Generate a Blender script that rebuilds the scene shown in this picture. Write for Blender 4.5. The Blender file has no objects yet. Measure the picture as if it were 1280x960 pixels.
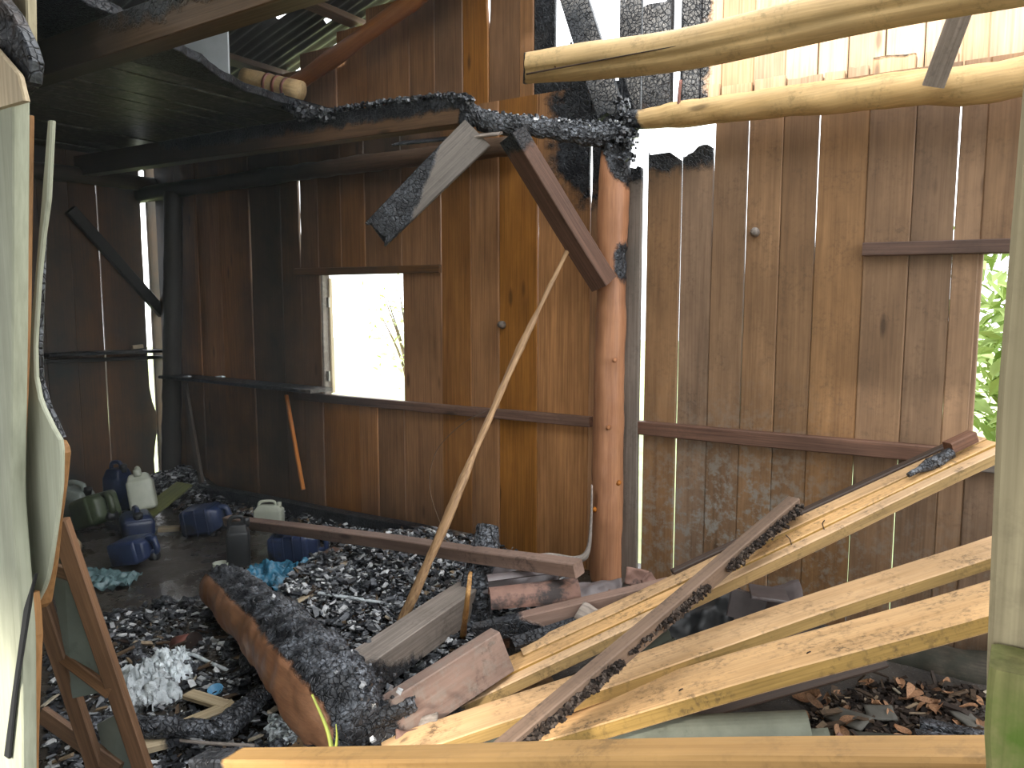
import bpy, bmesh, math, random, zlib
from mathutils import Vector, Matrix, noise, Euler
random.seed(7)
R = math.radians
scene = bpy.context.scene
COL = scene.collection

# ------------------------------------------------------------------ camera
CAM = Vector((0, 0, 1.55))
YAW, PITCH, FPX = R(33.3), R(6.2), 960.0
cd = bpy.data.cameras.new('camera')
cd.sensor_width = 36.0
cd.lens = 36.0 * FPX / 1280.0
cd.clip_start = 0.02
cam = bpy.data.objects.new('camera', cd)
COL.objects.link(cam)
cam.location = CAM
cam.rotation_euler = (R(90) - PITCH, 0, YAW)
scene.camera = cam

# ------------------------------------------------------------------ world, sun, exposure
SKY = 3.8
w = bpy.data.worlds.new('overcast_sky')
scene.world = w
w.use_nodes = True
bg = w.node_tree.nodes['Background']
bg.inputs[0].default_value = (0.94, 0.97, 1.0, 1)
bg.inputs[1].default_value = SKY
sd = bpy.data.lights.new('hazy_sun', 'SUN')
sd.energy = 9.0
sd.angle = R(5)
sd.color = (1.0, 0.93, 0.82)
sun = bpy.data.objects.new('hazy_sun', sd)
COL.objects.link(sun)
# light travels towards +Y (on to the back wall), slightly to the right and down
sun.rotation_euler = Vector((0.12, 1.0, -0.48)).normalized().to_track_quat('-Z', 'Y').to_euler()
scene.view_settings.view_transform = 'Standard'
scene.view_settings.look = 'None'
scene.view_settings.gamma = 1.0
scene.view_settings.use_curve_mapping = False
scene.view_settings.exposure = 0.2
try:
    scene.cycles.max_bounces = 8
    scene.cycles.diffuse_bounces = 5
    scene.cycles.glossy_bounces = 3
    scene.cycles.transmission_bounces = 4
    scene.cycles.sample_clamp_indirect = 6.0
    scene.cycles.use_denoising = True
except Exception:
    pass

# ------------------------------------------------------------------ measuring helpers (photo pixel -> point of the place)
def ray(px, py):
    u = (px - 640.0) / FPX
    v = (480.0 - py) / FPX
    fh = math.cos(PITCH) + v * math.sin(PITCH)
    z = -math.sin(PITCH) + v * math.cos(PITCH)
    return Vector((u * math.cos(YAW) - fh * math.sin(YAW), u * math.sin(YAW) + fh * math.cos(YAW), z))

def onY(px, py, Y=3.8):
    r = ray(px, py)
    return CAM + r * (Y / r.y)

def onX(px, py, X):
    r = ray(px, py)
    return CAM + r * (X / r.x)

def onZ(px, py, z=0.0):
    r = ray(px, py)
    return CAM + r * ((z - CAM.z) / r.z)

def dep(px, py, t):
    return CAM + ray(px, py) * t

def lerp(a, b, f):
    return a + (b - a) * f

def clamp(x, a=0.0, b=1.0):
    return max(a, min(b, x))

def sstep(a, b, x):
    t = clamp((x - a) / (b - a))
    return t * t * (3 - 2 * t)

def tab(pairs, x):
    if x <= pairs[0][0]:
        return pairs[0][1]
    for (x0, y0), (x1, y1) in zip(pairs, pairs[1:]):
        if x <= x1:
            return lerp(y0, y1, (x - x0) / (x1 - x0))
    return pairs[-1][1]

# ------------------------------------------------------------------ object helpers
WM = {}

def link(o, M, parent=None):
    COL.objects.link(o)
    if parent is not None:
        o.parent = parent
        o.matrix_parent_inverse = WM[parent].inverted()
    o.matrix_basis = M
    WM[o] = M.copy()
    return o

def mk(name, verts, faces, M, mat, parent=None, smooth=False, attrs=None, me=None):
    if me is None:
        me = bpy.data.meshes.new(name)
        me.from_pydata([tuple(v) for v in verts], [], faces)
        if attrs:
            for k, vals in attrs.items():
                if vals is None:
                    continue
                a = me.attributes.new(k, 'FLOAT', 'POINT')
                a.data.foreach_set('value', vals)
        me.materials.append(mat)
        if smooth:
            me.polygons.foreach_set('use_smooth', [True] * len(me.polygons))
        me.update()
    return link(bpy.data.objects.new(name, me), M, parent)

def from_bm(name, bm, M, mat, parent=None, smooth=False):
    me = bpy.data.meshes.new(name)
    bmesh.ops.recalc_face_normals(bm, faces=bm.faces[:])
    bm.to_mesh(me)
    bm.free()
    me.materials.append(mat)
    if smooth:
        me.polygons.foreach_set('use_smooth', [True] * len(me.polygons))
    return link(bpy.data.objects.new(name, me), M, parent)

def empty(name, loc=(0, 0, 0), M=None):
    o = bpy.data.objects.new(name, None)
    o.empty_display_size = 0.1
    return link(o, M if M is not None else Matrix.Translation(Vector(loc)))

def tag(o, label, cat, group=None, kind=None):
    o['label'] = label
    o['category'] = cat
    if group:
        o['group'] = group
    if kind:
        o['kind'] = kind
    return o

def struct(o, label=None):
    o['kind'] = 'structure'
    if label:
        o['label'] = label
    return o

def frame(d, N, origin):
    d = d.normalized()
    N = (N - d * N.dot(d)).normalized()
    S = N.cross(d)
    M = Matrix((
        (d.x, S.x, N.x, origin.x),
        (d.y, S.y, N.y, origin.y),
        (d.z, S.z, N.z, origin.z),
        (0, 0, 0, 1)))
    return M, d, S, N

def resample(pts, n):
    """Catmull-Rom through pts, n+1 samples"""
    pts = [Vector(p) for p in pts]
    if len(pts) == 2:
        return [pts[0].lerp(pts[1], i / n) for i in range(n + 1)]
    P = [pts[0] * 2 - pts[1]] + pts + [pts[-1] * 2 - pts[-2]]
    out = []
    m = len(pts) - 1
    for i in range(n + 1):
        f = i / n * m
        k = min(int(f), m - 1)
        t = f - k
        a, b, c, d = P[k], P[k + 1], P[k + 2], P[k + 3]
        out.append(0.5 * ((2 * b) + (c - a) * t + (2 * a - 5 * b + 4 * c - d) * t * t + (3 * b - a - 3 * c + d) * t ** 3))
    return out

def rectprof(wl, wr, t, c=0.004, k=4):
    """chamfered rectangle, a from -wl to wr, b from -t/2 to t/2"""
    h = t / 2
    out = []
    for i in range(k):
        out.append((lerp(-wl + c, wr - c, i / (k - 1)), h))
    out += [(wr, h - c), (wr, -h + c)]
    for i in range(k):
        out.append((lerp(wr - c, -wl + c, i / (k - 1)), -h))
    out += [(-wl, -h + c), (-wl, h - c)]
    return out

def sweep(name, pts, N, prof, mat, parent=None, smooth=False, jag=(0, 0), char=None, soot=None, ash=None, warp=0.0, seed=None):
    rnd = random.Random(seed if seed is not None else zlib.crc32(("%s %.3f %.3f" % (name, pts[0][0], pts[0][1])).encode()))
    pts = [Vector(p) for p in pts]
    M, d, S, N = frame(pts[-1] - pts[0], Vector(N), pts[0])
    Mi = M.inverted()
    n = len(pts) - 1
    k = len(prof(0, n))
    jn = lambda a: clamp(0.5 + 0.75 * noise.noise(Vector((a * 38, off.x, 0))) + 0.35 * noise.noise(Vector((a * 120, off.y, 0))))
    off = Vector((rnd.random() * 50, rnd.random() * 50, 0))
    V, CH, SO, AS = [], [], [], []
    for i, p in enumerate(pts):
        pr = prof(i, n)
        c = Mi @ p
        if warp:
            q = off + Vector((c.x * 1.3, 0, 0))
            c.y += noise.noise(q) * warp
            c.z += noise.noise(q + Vector((0, 9, 0))) * warp
        for q, (a, b) in enumerate(pr):
            x = c.x
            if jag[0] and i <= 1:
                x += jag[0] * jn(a) * (1 if i == 0 else 0.3)
            if jag[1] and i >= n - 1:
                x -= jag[1] * jn(a) * (1 if i == n else 0.3)
            v = Vector((x, c.y + a, c.z + b))
            V.append(v)
            if char or soot or ash:
                wp = M @ v
                s = i / n
                if char:
                    CH.append(clamp(char(wp, s, a, b)))
                if soot:
                    SO.append(clamp(soot(wp)))
                if ash:
                    AS.append(clamp(ash(wp)))
    Fc = []
    for i in range(n):
        for q in range(k):
            q2 = (q + 1) % k
            Fc.append((i * k + q, (i + 1) * k + q, (i + 1) * k + q2, i * k + q2))
    Fc.append(tuple(range(k)))
    Fc.append(tuple(n * k + q for q in reversed(range(k))))
    return mk(name, V, Fc, M, mat, parent, smooth, {'char': CH or None, 'soot': SO or None, 'ash': AS or None})

def board(name, A, B, w, t, N, mat, parent=None, segs=None, jag=(0, 0), w2=None, warp=0.004, c=0.004, char=None, soot=None, ash=None, k=4, seed=None, mid=None):
    A, B = Vector(A), Vector(B)
    L = (B - A).length
    n = segs or max(2, int(L / 0.08))
    w2 = w if w2 is None else w2
    pts = resample([A, Vector(mid), B] if mid is not None else [A, B], n)
    c = min(c, t * 0.3)
    return sweep(name, pts, N, lambda i, n: rectprof(lerp(w, w2, i / n) / 2, lerp(w, w2, i / n) / 2, t, c, k), mat, parent, False, jag, char, soot, ash, warp, seed)

def slab(name, A, B, w, t, mat, roll=0.0, edge=None, **kw):
    """board lying flat; A-B is its top edge nearest the viewer"""
    A, B = Vector(A), Vector(B)
    d = (B - A).normalized()
    S = Vector((0, 0, 1)).cross(d).normalized()
    if S.dot((A + B) / 2 - CAM) < 0:
        S = -S
    if roll:
        S = Matrix.Rotation(roll, 3, d) @ S
    N = d.cross(S)
    if N.z < 0:
        N = -N
    o = S * (w / 2) - N * (t / 2)
    ob = board(name, A + o, B + o, w, t, N, mat, **kw)
    if edge:                      # narrow sides: sawn ochre tone, darkened to imitate the shade on them
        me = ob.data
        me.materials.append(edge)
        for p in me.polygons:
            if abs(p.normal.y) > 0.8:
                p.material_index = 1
    return ob

def log(name, pts, radii, mat, parent=None, ns=18, n=None, rough=0.005, char=None, cell=24, N=(0, 0, 1), jag=(0, 0), flat=1.0, soot=None, fine=False):
    L = sum((Vector(b) - Vector(a)).length for a, b in zip(pts, pts[1:]))
    n = n or max(4, int(L / 0.06))
    P = resample(pts, n)
    M, d, S, N = frame(P[-1] - P[0], Vector(N), P[0])
    Mi = M.inverted()
    V, CH, SO = [], [], []
    rnd = random.Random(len(name) * 7 + int(abs(P[0].x) * 1000))
    j0 = [rnd.uniform(0, jag[0]) for _ in range(ns)]
    j1 = [rnd.uniform(0, jag[1]) for _ in range(ns)]
    sh = Vector((rnd.random() * 20, rnd.random() * 20, rnd.random() * 20))
    for i, p in enumerate(P):
        s = i / n
        f = s * (len(radii) - 1)
        kk = min(int(f), len(radii) - 2)
        r = lerp(radii[kk], radii[kk + 1], f - kk)
        for q in range(ns):
            a = 2 * math.pi * q / ns
            di = S * math.cos(a) + N * (math.sin(a) * flat)
            wp = p + di * r
            ch = clamp(char(wp, s, di)) if char else 0.0
            dd = noise.noise((wp + sh) * 5) * rough * 2 + noise.noise((wp + sh) * 17) * rough
            if ch > 0.35:
                dist, _ = noise.voronoi((wp + sh) * cell)
                e = dist[1] - dist[0]
                g = sstep(0.35, 0.6, ch)
                dd += g * min(r, 0.09) * (0.09 * noise.cell((wp + sh) * cell * 0.6) - 0.11 * (1 - sstep(0.0, 0.3, e)))
            wp = wp + di * dd
            if i == 0:
                wp = wp + d * j0[q]
            if i == n:
                wp = wp - d * j1[q]
            V.append(Mi @ wp)
            CH.append(ch)
            SO.append(clamp(soot(wp)) if soot else 0.0)
    Fc = []
    for i in range(n):
        for q in range(ns):
            q2 = (q + 1) % ns
            Fc.append((i * ns + q, i * ns + q2, (i + 1) * ns + q2, (i + 1) * ns + q))
    Fc.append(tuple(reversed(range(ns))))
    Fc.append(tuple(n * ns + q for q in range(ns)))
    return mk(name, V, Fc, M, mat, parent, not fine, {'char': CH, 'soot': SO})

def tube(name, pts, r, mat, parent=None, ns=8, n=40, r2=None):
    P = resample(pts, n)
    r2 = r if r2 is None else r2
    V, Fc = [], []
    up = Vector((0.3, 0.2, 0.9)).normalized()
    o = P[0]
    for i, p in enumerate(P):
        d = (P[min(i + 1, n)] - P[max(i - 1, 0)]).normalized()
        S = d.cross(up).normalized()
        T = S.cross(d)
        rr = lerp(r, r2, i / n)
        for q in range(ns):
            a = 2 * math.pi * q / ns
            V.append(p - o + S * math.cos(a) * rr + T * math.sin(a) * rr)
    for i in range(n):
        for q in range(ns):
            q2 = (q + 1) % ns
            Fc.append((i * ns + q, i * ns + q2, (i + 1) * ns + q2, (i + 1) * ns + q))
    Fc.append(tuple(reversed(range(ns))))
    Fc.append(tuple(n * ns + q for q in range(ns)))
    return mk(name, V, Fc, Matrix.Translation(o), mat, parent, True)

# ------------------------------------------------------------------ materials
def nodes_of(name):
    m = bpy.data.materials.new(name)
    m.use_nodes = True
    nt = m.node_tree
    for nd in list(nt.nodes):
        nt.nodes.remove(nd)
    out = nt.nodes.new('ShaderNodeOutputMaterial')
    bs = nt.nodes.new('ShaderNodeBsdfPrincipled')
    nt.links.new(bs.outputs[0], out.inputs[0])
    return m, nt, bs

class NB:
    def __init__(self, nt):
        self.nt = nt
    def new(self, t, **kw):
        n = self.nt.nodes.new(t)
        for k, v in kw.items():
            setattr(n, k, v)
        return n
    def set(self, sock, v):
        if isinstance(v, bpy.types.NodeSocket):
            self.nt.links.new(v, sock)
        else:
            sock.default_value = v
    def math(self, op, a, b=0.0, c=None, cl=False):
        n = self.new('ShaderNodeMath', operation=op, use_clamp=cl)
        self.set(n.inputs[0], a); self.set(n.inputs[1], b)
        if c is not None:
            self.set(n.inputs[2], c)
        return n.outputs[0]
    def vmath(self, op, a, b):
        n = self.new('ShaderNodeVectorMath', operation=op)
        self.set(n.inputs[0], a); self.set(n.inputs[1], b)
        return n.outputs[0]
    def noise(self, vec, scale, detail=4, rough=0.55, dist=0.0):
        n = self.new('ShaderNodeTexNoise')
        self.set(n.inputs['Vector'], vec)
        n.inputs['Scale'].default_value = scale
        n.inputs['Detail'].default_value = detail
        n.inputs['Roughness'].default_value = rough
        n.inputs['Distortion'].default_value = dist
        return n.outputs['Fac']
    def noisec(self, vec, scale):
        n = self.new('ShaderNodeTexNoise')
        self.set(n.inputs['Vector'], vec)
        n.inputs['Scale'].default_value = scale
        n.inputs['Detail'].default_value = 2
        return n.outputs['Color']
    def voro(self, vec, scale, feature='F1'):
        n = self.new('ShaderNodeTexVoronoi', feature=feature)
        self.set(n.inputs['Vector'], vec)
        n.inputs['Scale'].default_value = scale
        return n.outputs['Distance']
    def rng(self, v, a, b, c=0.0, d=1.0, smooth=False):
        n = self.new('ShaderNodeMapRange', clamp=True)
        if smooth:
            n.interpolation_type = 'SMOOTHSTEP'
        self.set(n.inputs[0], v)
        for i, x in enumerate((a, b, c, d)):
            n.inputs[i + 1].default_value = x
        return n.outputs[0]
    def mix(self, f, a, b, mode='MIX'):
        n = self.new('ShaderNodeMix', data_type='RGBA', blend_type=mode)
        self.set(n.inputs[0], f)
        for s, v in ((n.inputs[6], a), (n.inputs[7], b)):
            self.set(s, v if isinstance(v, bpy.types.NodeSocket) else (v[0], v[1], v[2], 1))
        return n.outputs[2]
    def mixf(self, f, a, b):
        n = self.new('ShaderNodeMix', data_type='FLOAT')
        self.set(n.inputs[0], f); self.set(n.inputs[2], a); self.set(n.inputs[3], b)
        return n.outputs[0]
    def attr(self, name):
        return self.new('ShaderNodeAttribute', attribute_name=name).outputs['Fac']
    def bump(self, h, strength, dist=0.01, normal=None):
        n = self.new('ShaderNodeBump')
        n.inputs['Strength'].default_value = strength
        n.inputs['Distance'].default_value = dist
        self.set(n.inputs['Height'], h)
        if normal is not None:
            self.nt.links.new(normal, n.inputs['Normal'])
        return n.outputs[0]
    def scale(self, v, s):
        n = self.new('ShaderNodeMapping')
        self.set(n.inputs['Vector'], v)
        n.inputs['Scale'].default_value = s
        return n.outputs[0]

def char_nodes(b, pos, hi=1.0):
    """charred wood: colour, roughness, height"""
    big = b.noise(pos, 9, 5, 0.6)
    fine = b.noise(pos, 70, 4, 0.6)
    cr = b.voro(b.vmath('ADD', pos, b.vmath('MULTIPLY', b.noisec(pos, 20), (0.03, 0.03, 0.03))), 46, 'DISTANCE_TO_EDGE')
    crk = b.rng(cr, 0.0, 0.10)
    a = b.math('MULTIPLY', b.rng(big, 0.42, 0.70), b.rng(fine, 0.40, 0.66))
    col = b.mix(a, (0.014, 0.015, 0.018), (0.25 * hi, 0.27 * hi, 0.305 * hi))
    col = b.mix(b.rng(crk, 0.0, 1.0, 0.45, 0.0), col, (0.004, 0.004, 0.004))
    h = b.math('ADD', b.math('MULTIPLY', crk, 0.7), b.math('MULTIPLY', fine, 0.4))
    return col, b.rng(fine, 0.3, 0.7, 0.24, 0.55), h

def wood(name, c1, c2, sc=1.0, rough=0.62, knots=0.7, dirt=0.0, dirtcol=(0.02, 0.016, 0.012), vary=0.35, streak=0.5, moss=None, bump=0.25, charhi=0.35):
    m, nt, bs = nodes_of(name)
    b = NB(nt)
    tc = b.new('ShaderNodeTexCoord').outputs['Object']
    geo = b.new('ShaderNodeNewGeometry').outputs['Position']
    rnd = b.new('ShaderNodeObjectInfo').outputs['Random']
    cx = b.new('ShaderNodeCombineXYZ')
    b.set(cx.inputs[0], b.math('MULTIPLY', rnd, 37.0))
    b.set(cx.inputs[1], b.math('MULTIPLY', rnd, 11.0))
    b.set(cx.inputs[2], b.math('MULTIPLY', rnd, 23.0))
    p = b.vmath('ADD', tc, cx.outputs[0])
    g1 = b.noise(b.scale(p, (0.8 * sc, 13 * sc, 13 * sc)), 1.0, 5, 0.6, 0.9)
    g2 = b.noise(b.scale(p, (2.5 * sc, 110 * sc, 110 * sc)), 1.0, 3, 0.6, 0.2)
    bl = b.noise(b.scale(p, (1.0, 2.6, 2.6)), 2.2, 4, 0.6)
    col = b.mix(b.rng(g1, 0.25, 0.75), c1, c2)
    col = b.mix(streak, col, b.mix(b.rng(g2, 0.3, 0.7), tuple(x * 0.55 for x in c1), c2))
    val = b.math('MULTIPLY', b.rng(bl, 0.2, 0.8, 0.62, 1.25), b.rng(rnd, 0, 1, 1 - vary, 1 + vary * 0.6))
    hs = b.new('ShaderNodeHueSaturation')
    b.set(hs.inputs['Value'], val)
    b.set(hs.inputs['Color'], col)
    b.set(hs.inputs['Saturation'], b.rng(b.math('FRACT', b.math('MULTIPLY', rnd, 7.3)), 0, 1, 0.85, 1.12))
    col = hs.outputs[0]
    if knots:
        kd = b.voro(b.scale(p, (1.6, 6, 6)), 1.0)
        col = b.mix(b.rng(kd, 0.05, 0.11, knots, 0.0), col, tuple(x * 0.18 for x in c1))
    if dirt:
        d1 = b.noise(p, 6, 5, 0.7)
        d2 = b.noise(p, 45, 4, 0.7)
        f = b.math('MULTIPLY', b.rng(d1, 0.45, 0.65), b.rng(d2, 0.48, 0.62))
        col = b.mix(b.math('MULTIPLY', f, dirt), col, dirtcol)
    if moss:
        mz, mcol = moss
        sx = b.new('ShaderNodeSeparateXYZ')
        b.set(sx.inputs[0], geo)
        f = b.math('MULTIPLY', b.rng(sx.outputs[2], mz, mz - 0.08), b.rng(b.noise(geo, 14, 5, 0.65), 0.38, 0.6))
        col = b.mix(f, col, mcol)
    # pale ash scuffs, soot film, charring: all carried by the piece itself
    an = b.noise(geo, 22, 5, 0.7)
    af = b.math('MULTIPLY', b.attr('ash'), b.rng(an, 0.48, 0.62))
    col = b.mix(af, col, (0.24, 0.22, 0.19))
    sn = b.noise(geo, 3.2, 4, 0.6)
    so = b.attr('soot')
    sf = b.math('MULTIPLY', so, b.rng(sn, 0.25, 0.75, 0.75, 1.1), cl=True)
    col = b.mix(sf, col, (0.030, 0.031, 0.028))
    ccol, crough, ch = char_nodes(b, geo, charhi)
    cn = b.noise(geo, 11, 4, 0.6)
    cf = b.rng(b.math('ADD', b.attr('char'), b.math('MULTIPLY', b.math('SUBTRACT', cn, 0.5), 0.7)), 0.42, 0.58)
    col = b.mix(cf, col, ccol)
    b.set(bs.inputs['Base Color'], col)
    b.set(bs.inputs['Roughness'], b.mixf(cf, rough, crough))
    bs.inputs['Specular IOR Level'].default_value = 0.35
    hh = b.math('ADD', b.math('MULTIPLY', g2, 0.5), b.math('MULTIPLY', g1, 0.5))
    n1 = b.bump(b.mixf(cf, b.math('MULTIPLY', hh, bump), ch), 0.6, 0.012)
    nt.links.new(n1, bs.inputs['Normal'])
    return m

def charmat(name, ashy=1.0):
    m, nt, bs = nodes_of(name)
    b = NB(nt)
    geo = b.new('ShaderNodeNewGeometry').outputs['Position']
    col, rg, h = char_nodes(b, geo)
    b.set(bs.inputs['Base Color'], col)
    b.set(bs.inputs['Roughness'], rg)
    nt.links.new(b.bump(h, 0.7, 0.012), bs.inputs['Normal'])
    return m

def plain(name, col, rough=0.5, var=0.25, scale=12, spec=0.4, metal=0.0, bump=0.0, alpha=None, dirt=None):
    m, nt, bs = nodes_of(name)
    b = NB(nt)
    p = b.new('ShaderNodeTexCoord').outputs['Object']
    rnd = b.new('ShaderNodeObjectInfo').outputs['Random']
    n = b.noise(p, scale, 4, 0.6)
    hs = b.new('ShaderNodeHueSaturation')
    b.set(hs.inputs['Color'], (col[0], col[1], col[2], 1))
    b.set(hs.inputs['Value'], b.math('MULTIPLY', b.rng(n, 0.25, 0.75, 1 - var, 1 + var), b.rng(rnd, 0, 1, 1 - var, 1 + var)))
    c = hs.outputs[0]
    if dirt:
        f = b.rng(b.noise(p, scale * 0.6, 5, 0.7), dirt[0], dirt[0] + 0.12)
        c = b.mix(f, c, dirt[1])
    b.set(bs.inputs['Base Color'], c)
    bs.inputs['Roughness'].default_value = rough
    bs.inputs['Specular IOR Level'].default_value = spec
    bs.inputs['Metallic'].default_value = metal
    if bump:
        nt.links.new(b.bump(b.noise(p, scale * 3, 4, 0.6), bump, 0.01), bs.inputs['Normal'])
    return m

def chipmat(name, stops, rough=0.6, spec=0.4):
    """loose scraps: every scrap takes its own tone from the attribute var"""
    m, nt, bs = nodes_of(name)
    b = NB(nt)
    cr = b.new('ShaderNodeValToRGB')
    e = cr.color_ramp.elements
    while len(e) < len(stops):
        e.new(0.5)
    for el, (pos, c) in zip(e, stops):
        el.position = pos
        el.color = (c[0], c[1], c[2], 1)
    b.set(cr.inputs[0], b.attr('var'))
    geo = b.new('ShaderNodeNewGeometry').outputs['Position']
    c = b.mix(b.rng(b.noise(geo, 60, 3, 0.6), 0.3, 0.7, 0.0, 0.45), cr.outputs[0], (0.01, 0.01, 0.011))
    b.set(bs.inputs['Base Color'], c)
    bs.inputs['Roughness'].default_value = rough
    bs.inputs['Specular IOR Level'].default_value = spec
    nt.links.new(b.bump(b.noise(geo, 90, 3, 0.6), 0.4, 0.006), bs.inputs['Normal'])
    return m

M_A = wood('wall_wood_red', (0.28, 0.115, 0.036), (0.58, 0.265, 0.088), rough=0.5)
M_B = wood('wall_wood_brown', (0.165, 0.089, 0.043), (0.305, 0.175, 0.088), rough=0.6, dirt=0.3, streak=0.28, vary=0.22)
M_UP = wood('gable_wood_pale', (0.40, 0.25, 0.145), (0.60, 0.42, 0.27), rough=0.65, vary=0.25)
M_FRESH = wood('fresh_pine', (0.46, 0.275, 0.128), (0.67, 0.445, 0.25), rough=0.6, knots=0.4, dirt=0.75, vary=0.15, streak=0.35)
M_LOG = wood('peeled_log', (0.46, 0.29, 0.115), (0.72, 0.50, 0.25), rough=0.6, dirt=0.45, dirtcol=(0.10, 0.09, 0.03), vary=0.12, streak=0.3)
M_POST = wood('post_wood', (0.30, 0.096, 0.026), (0.56, 0.225, 0.068), rough=0.42, vary=0.1, streak=0.35, charhi=1.1)
M_RED = wood('old_red_timber', (0.085, 0.040, 0.026), (0.22, 0.115, 0.075), rough=0.6, dirt=0.3)
M_DARK = wood('dark_timber', (0.030, 0.020, 0.015), (0.085, 0.052, 0.036), rough=0.55)
M_GREY = wood('grey_weathered', (0.15, 0.12, 0.10), (0.34, 0.285, 0.24), rough=0.7, dirt=0.3, vary=0.2)
M_JOIST = wood('smoked_joist', (0.085, 0.047, 0.025), (0.20, 0.112, 0.06), rough=0.5, vary=0.2)
M_LOFT = wood('sooty_loft_board', (0.032, 0.033, 0.030), (0.075, 0.074, 0.062), rough=0.38, vary=0.3)
M_PALE = wood('pale_board', (0.27, 0.28, 0.20), (0.42, 0.43, 0.33), rough=0.7, knots=0.2, vary=0.08, streak=0.25)
M_MOSS = wood('mossy_post', (0.30, 0.24, 0.13), (0.52, 0.44, 0.27), rough=0.75, dirt=0.3, vary=0.05)
M_MOSSY = wood('mossy_block', (0.20, 0.19, 0.07), (0.36, 0.34, 0.14), rough=0.85, dirt=0.3, vary=0.05, moss=(1.32, (0.09, 0.145, 0.02)))
M_BASE = wood('mossy_sill', (0.045, 0.038, 0.028), (0.12, 0.10, 0.075), rough=0.8, dirt=0.3, moss=(0.5, (0.034, 0.034, 0.024)))
M_BROWN = wood('brown_frame', (0.10, 0.05, 0.024), (0.21, 0.11, 0.055), rough=0.55, vary=0.1)
M_STICK = wood('stick_wood', (0.22, 0.10, 0.035), (0.52, 0.30, 0.12), rough=0.55, streak=0.7, vary=0.1)
M_CHAR = charmat('charred_wood')
M_BLUE = plain('blue_plastic', (0.016, 0.027, 0.07), 0.35, 0.3, 9, 0.5, dirt=(0.52, (0.012, 0.012, 0.013)))
M_WHITEP = plain('white_plastic', (0.42, 0.44, 0.36), 0.4, 0.15, 9, 0.5, dirt=(0.62, (0.12, 0.11, 0.08)))
M_BLACKP = plain('black_plastic', (0.012, 0.013, 0.014), 0.5, 0.3, 9, 0.5)
M_GREENP = plain('green_plastic', (0.05, 0.065, 0.035), 0.4, 0.3, 9, 0.4)
M_TEAL = plain('blue_film', (0.05, 0.22, 0.36), 0.25, 0.5, 30, 0.6, bump=0.4, dirt=(0.56, (0.008, 0.012, 0.018)))
M_FOAM = plain('white_fluff', (0.52, 0.56, 0.58), 0.9, 0.35, 14, 0.2, bump=0.8, dirt=(0.55, (0.05, 0.05, 0.05)))
M_SHEET = plain('tin_sheet', (0.125, 0.105, 0.105), 0.42, 0.35, 8, 0.5, bump=0.15, dirt=(0.60, (0.06, 0.03, 0.022)))
M_TILE = plain('clay_tile', (0.23, 0.13, 0.10), 0.7, 0.35, 10, 0.3, bump=0.3, dirt=(0.52, (0.05, 0.04, 0.038)))
M_CEM = plain('fibre_cement', (0.15, 0.157, 0.122), 0.75, 0.25, 9, 0.25, bump=0.3, dirt=(0.60, (0.08, 0.085, 0.055)))
M_NAIL = plain('rusty_nail', (0.05, 0.035, 0.03), 0.5, 0.3, 40, 0.5, metal=0.6)
M_WIRE = plain('thin_wire', (0.16, 0.10, 0.06), 0.5, 0.2, 20)
M_LEAF = plain('dry_leaf', (0.26, 0.14, 0.075), 0.7, 0.5, 16, 0.3)
M_GREEN = plain('green_leaf', (0.34, 0.46, 0.14), 0.6, 0.35, 3, 0.3)
M_BARK = plain('bark', (0.10, 0.075, 0.05), 0.9, 0.3, 12, 0.2, bump=0.5)
M_STONE = plain('slate_scrap', (0.11, 0.105, 0.09), 0.7, 0.3, 12, 0.3, bump=0.3)
M_FEDGE_SHADE = wood('sawn_pine_edge_shade', (0.27, 0.165, 0.052), (0.42, 0.27, 0.10), rough=0.75, knots=0, dirt=0.6, vary=0.05)  # ochre edge tone with the shade of the sides painted in
M_PINK = wood('pinkish_timber', (0.17, 0.105, 0.080), (0.33, 0.225, 0.18), rough=0.7, dirt=0.5, vary=0.05, streak=0.25)
M_RAIL = wood('orange_rail', (0.36, 0.20, 0.075), (0.54, 0.33, 0.14), rough=0.6, dirt=0.4, vary=0.02, streak=0.3)
M_XP = wood('tan_plank', (0.11, 0.075, 0.055), (0.24, 0.165, 0.12), rough=0.7, dirt=0.6, vary=0.05, streak=0.3)
M_EDGE = wood('sapwood_edge', (0.20, 0.105, 0.045), (0.36, 0.20, 0.10), rough=0.7, knots=0, vary=0.05)
M_LSHEET = plain('loft_sheet', (0.34, 0.36, 0.38), 0.6, 0.2, 4, 0.3)
M_PANEL = plain('grey_panel', (0.17, 0.195, 0.175), 0.5, 0.25, 5, 0.4, dirt=(0.6, (0.07, 0.08, 0.075)))
M_CAN = plain('rusty_can', (0.16, 0.06, 0.045), 0.45, 0.4, 25, 0.5)
M_CAP = plain('light_blue_cap', (0.12, 0.32, 0.52), 0.35, 0.2, 9)
M_PINE = wood('pale_pine_frame', (0.40, 0.30, 0.17), (0.62, 0.50, 0.33), rough=0.6, knots=0, vary=0.1)
M_HINGE = plain('hinge_metal', (0.35, 0.34, 0.31), 0.4, 0.2, 20, metal=0.7)
M_ASHY = chipmat('charcoal_scraps', [(0.0, (0.008, 0.009, 0.011)), (0.5, (0.040, 0.044, 0.052)), (0.72, (0.15, 0.16, 0.18)), (0.87, (0.44, 0.45, 0.46)), (1.0, (0.82, 0.83, 0.84))], 0.3, 0.6)
M_CHIP = chipmat('wood_scraps', [(0.0, (0.03, 0.018, 0.012)), (0.5, (0.13, 0.085, 0.05)), (0.85, (0.30, 0.22, 0.14)), (1.0, (0.48, 0.42, 0.32))], 0.7, 0.3)
M_CRUMB = chipmat('bark_crumbs', [(0.0, (0.012, 0.009, 0.007)), (0.6, (0.045, 0.03, 0.022)), (1.0, (0.13, 0.10, 0.08))], 0.85, 0.2)

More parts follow.
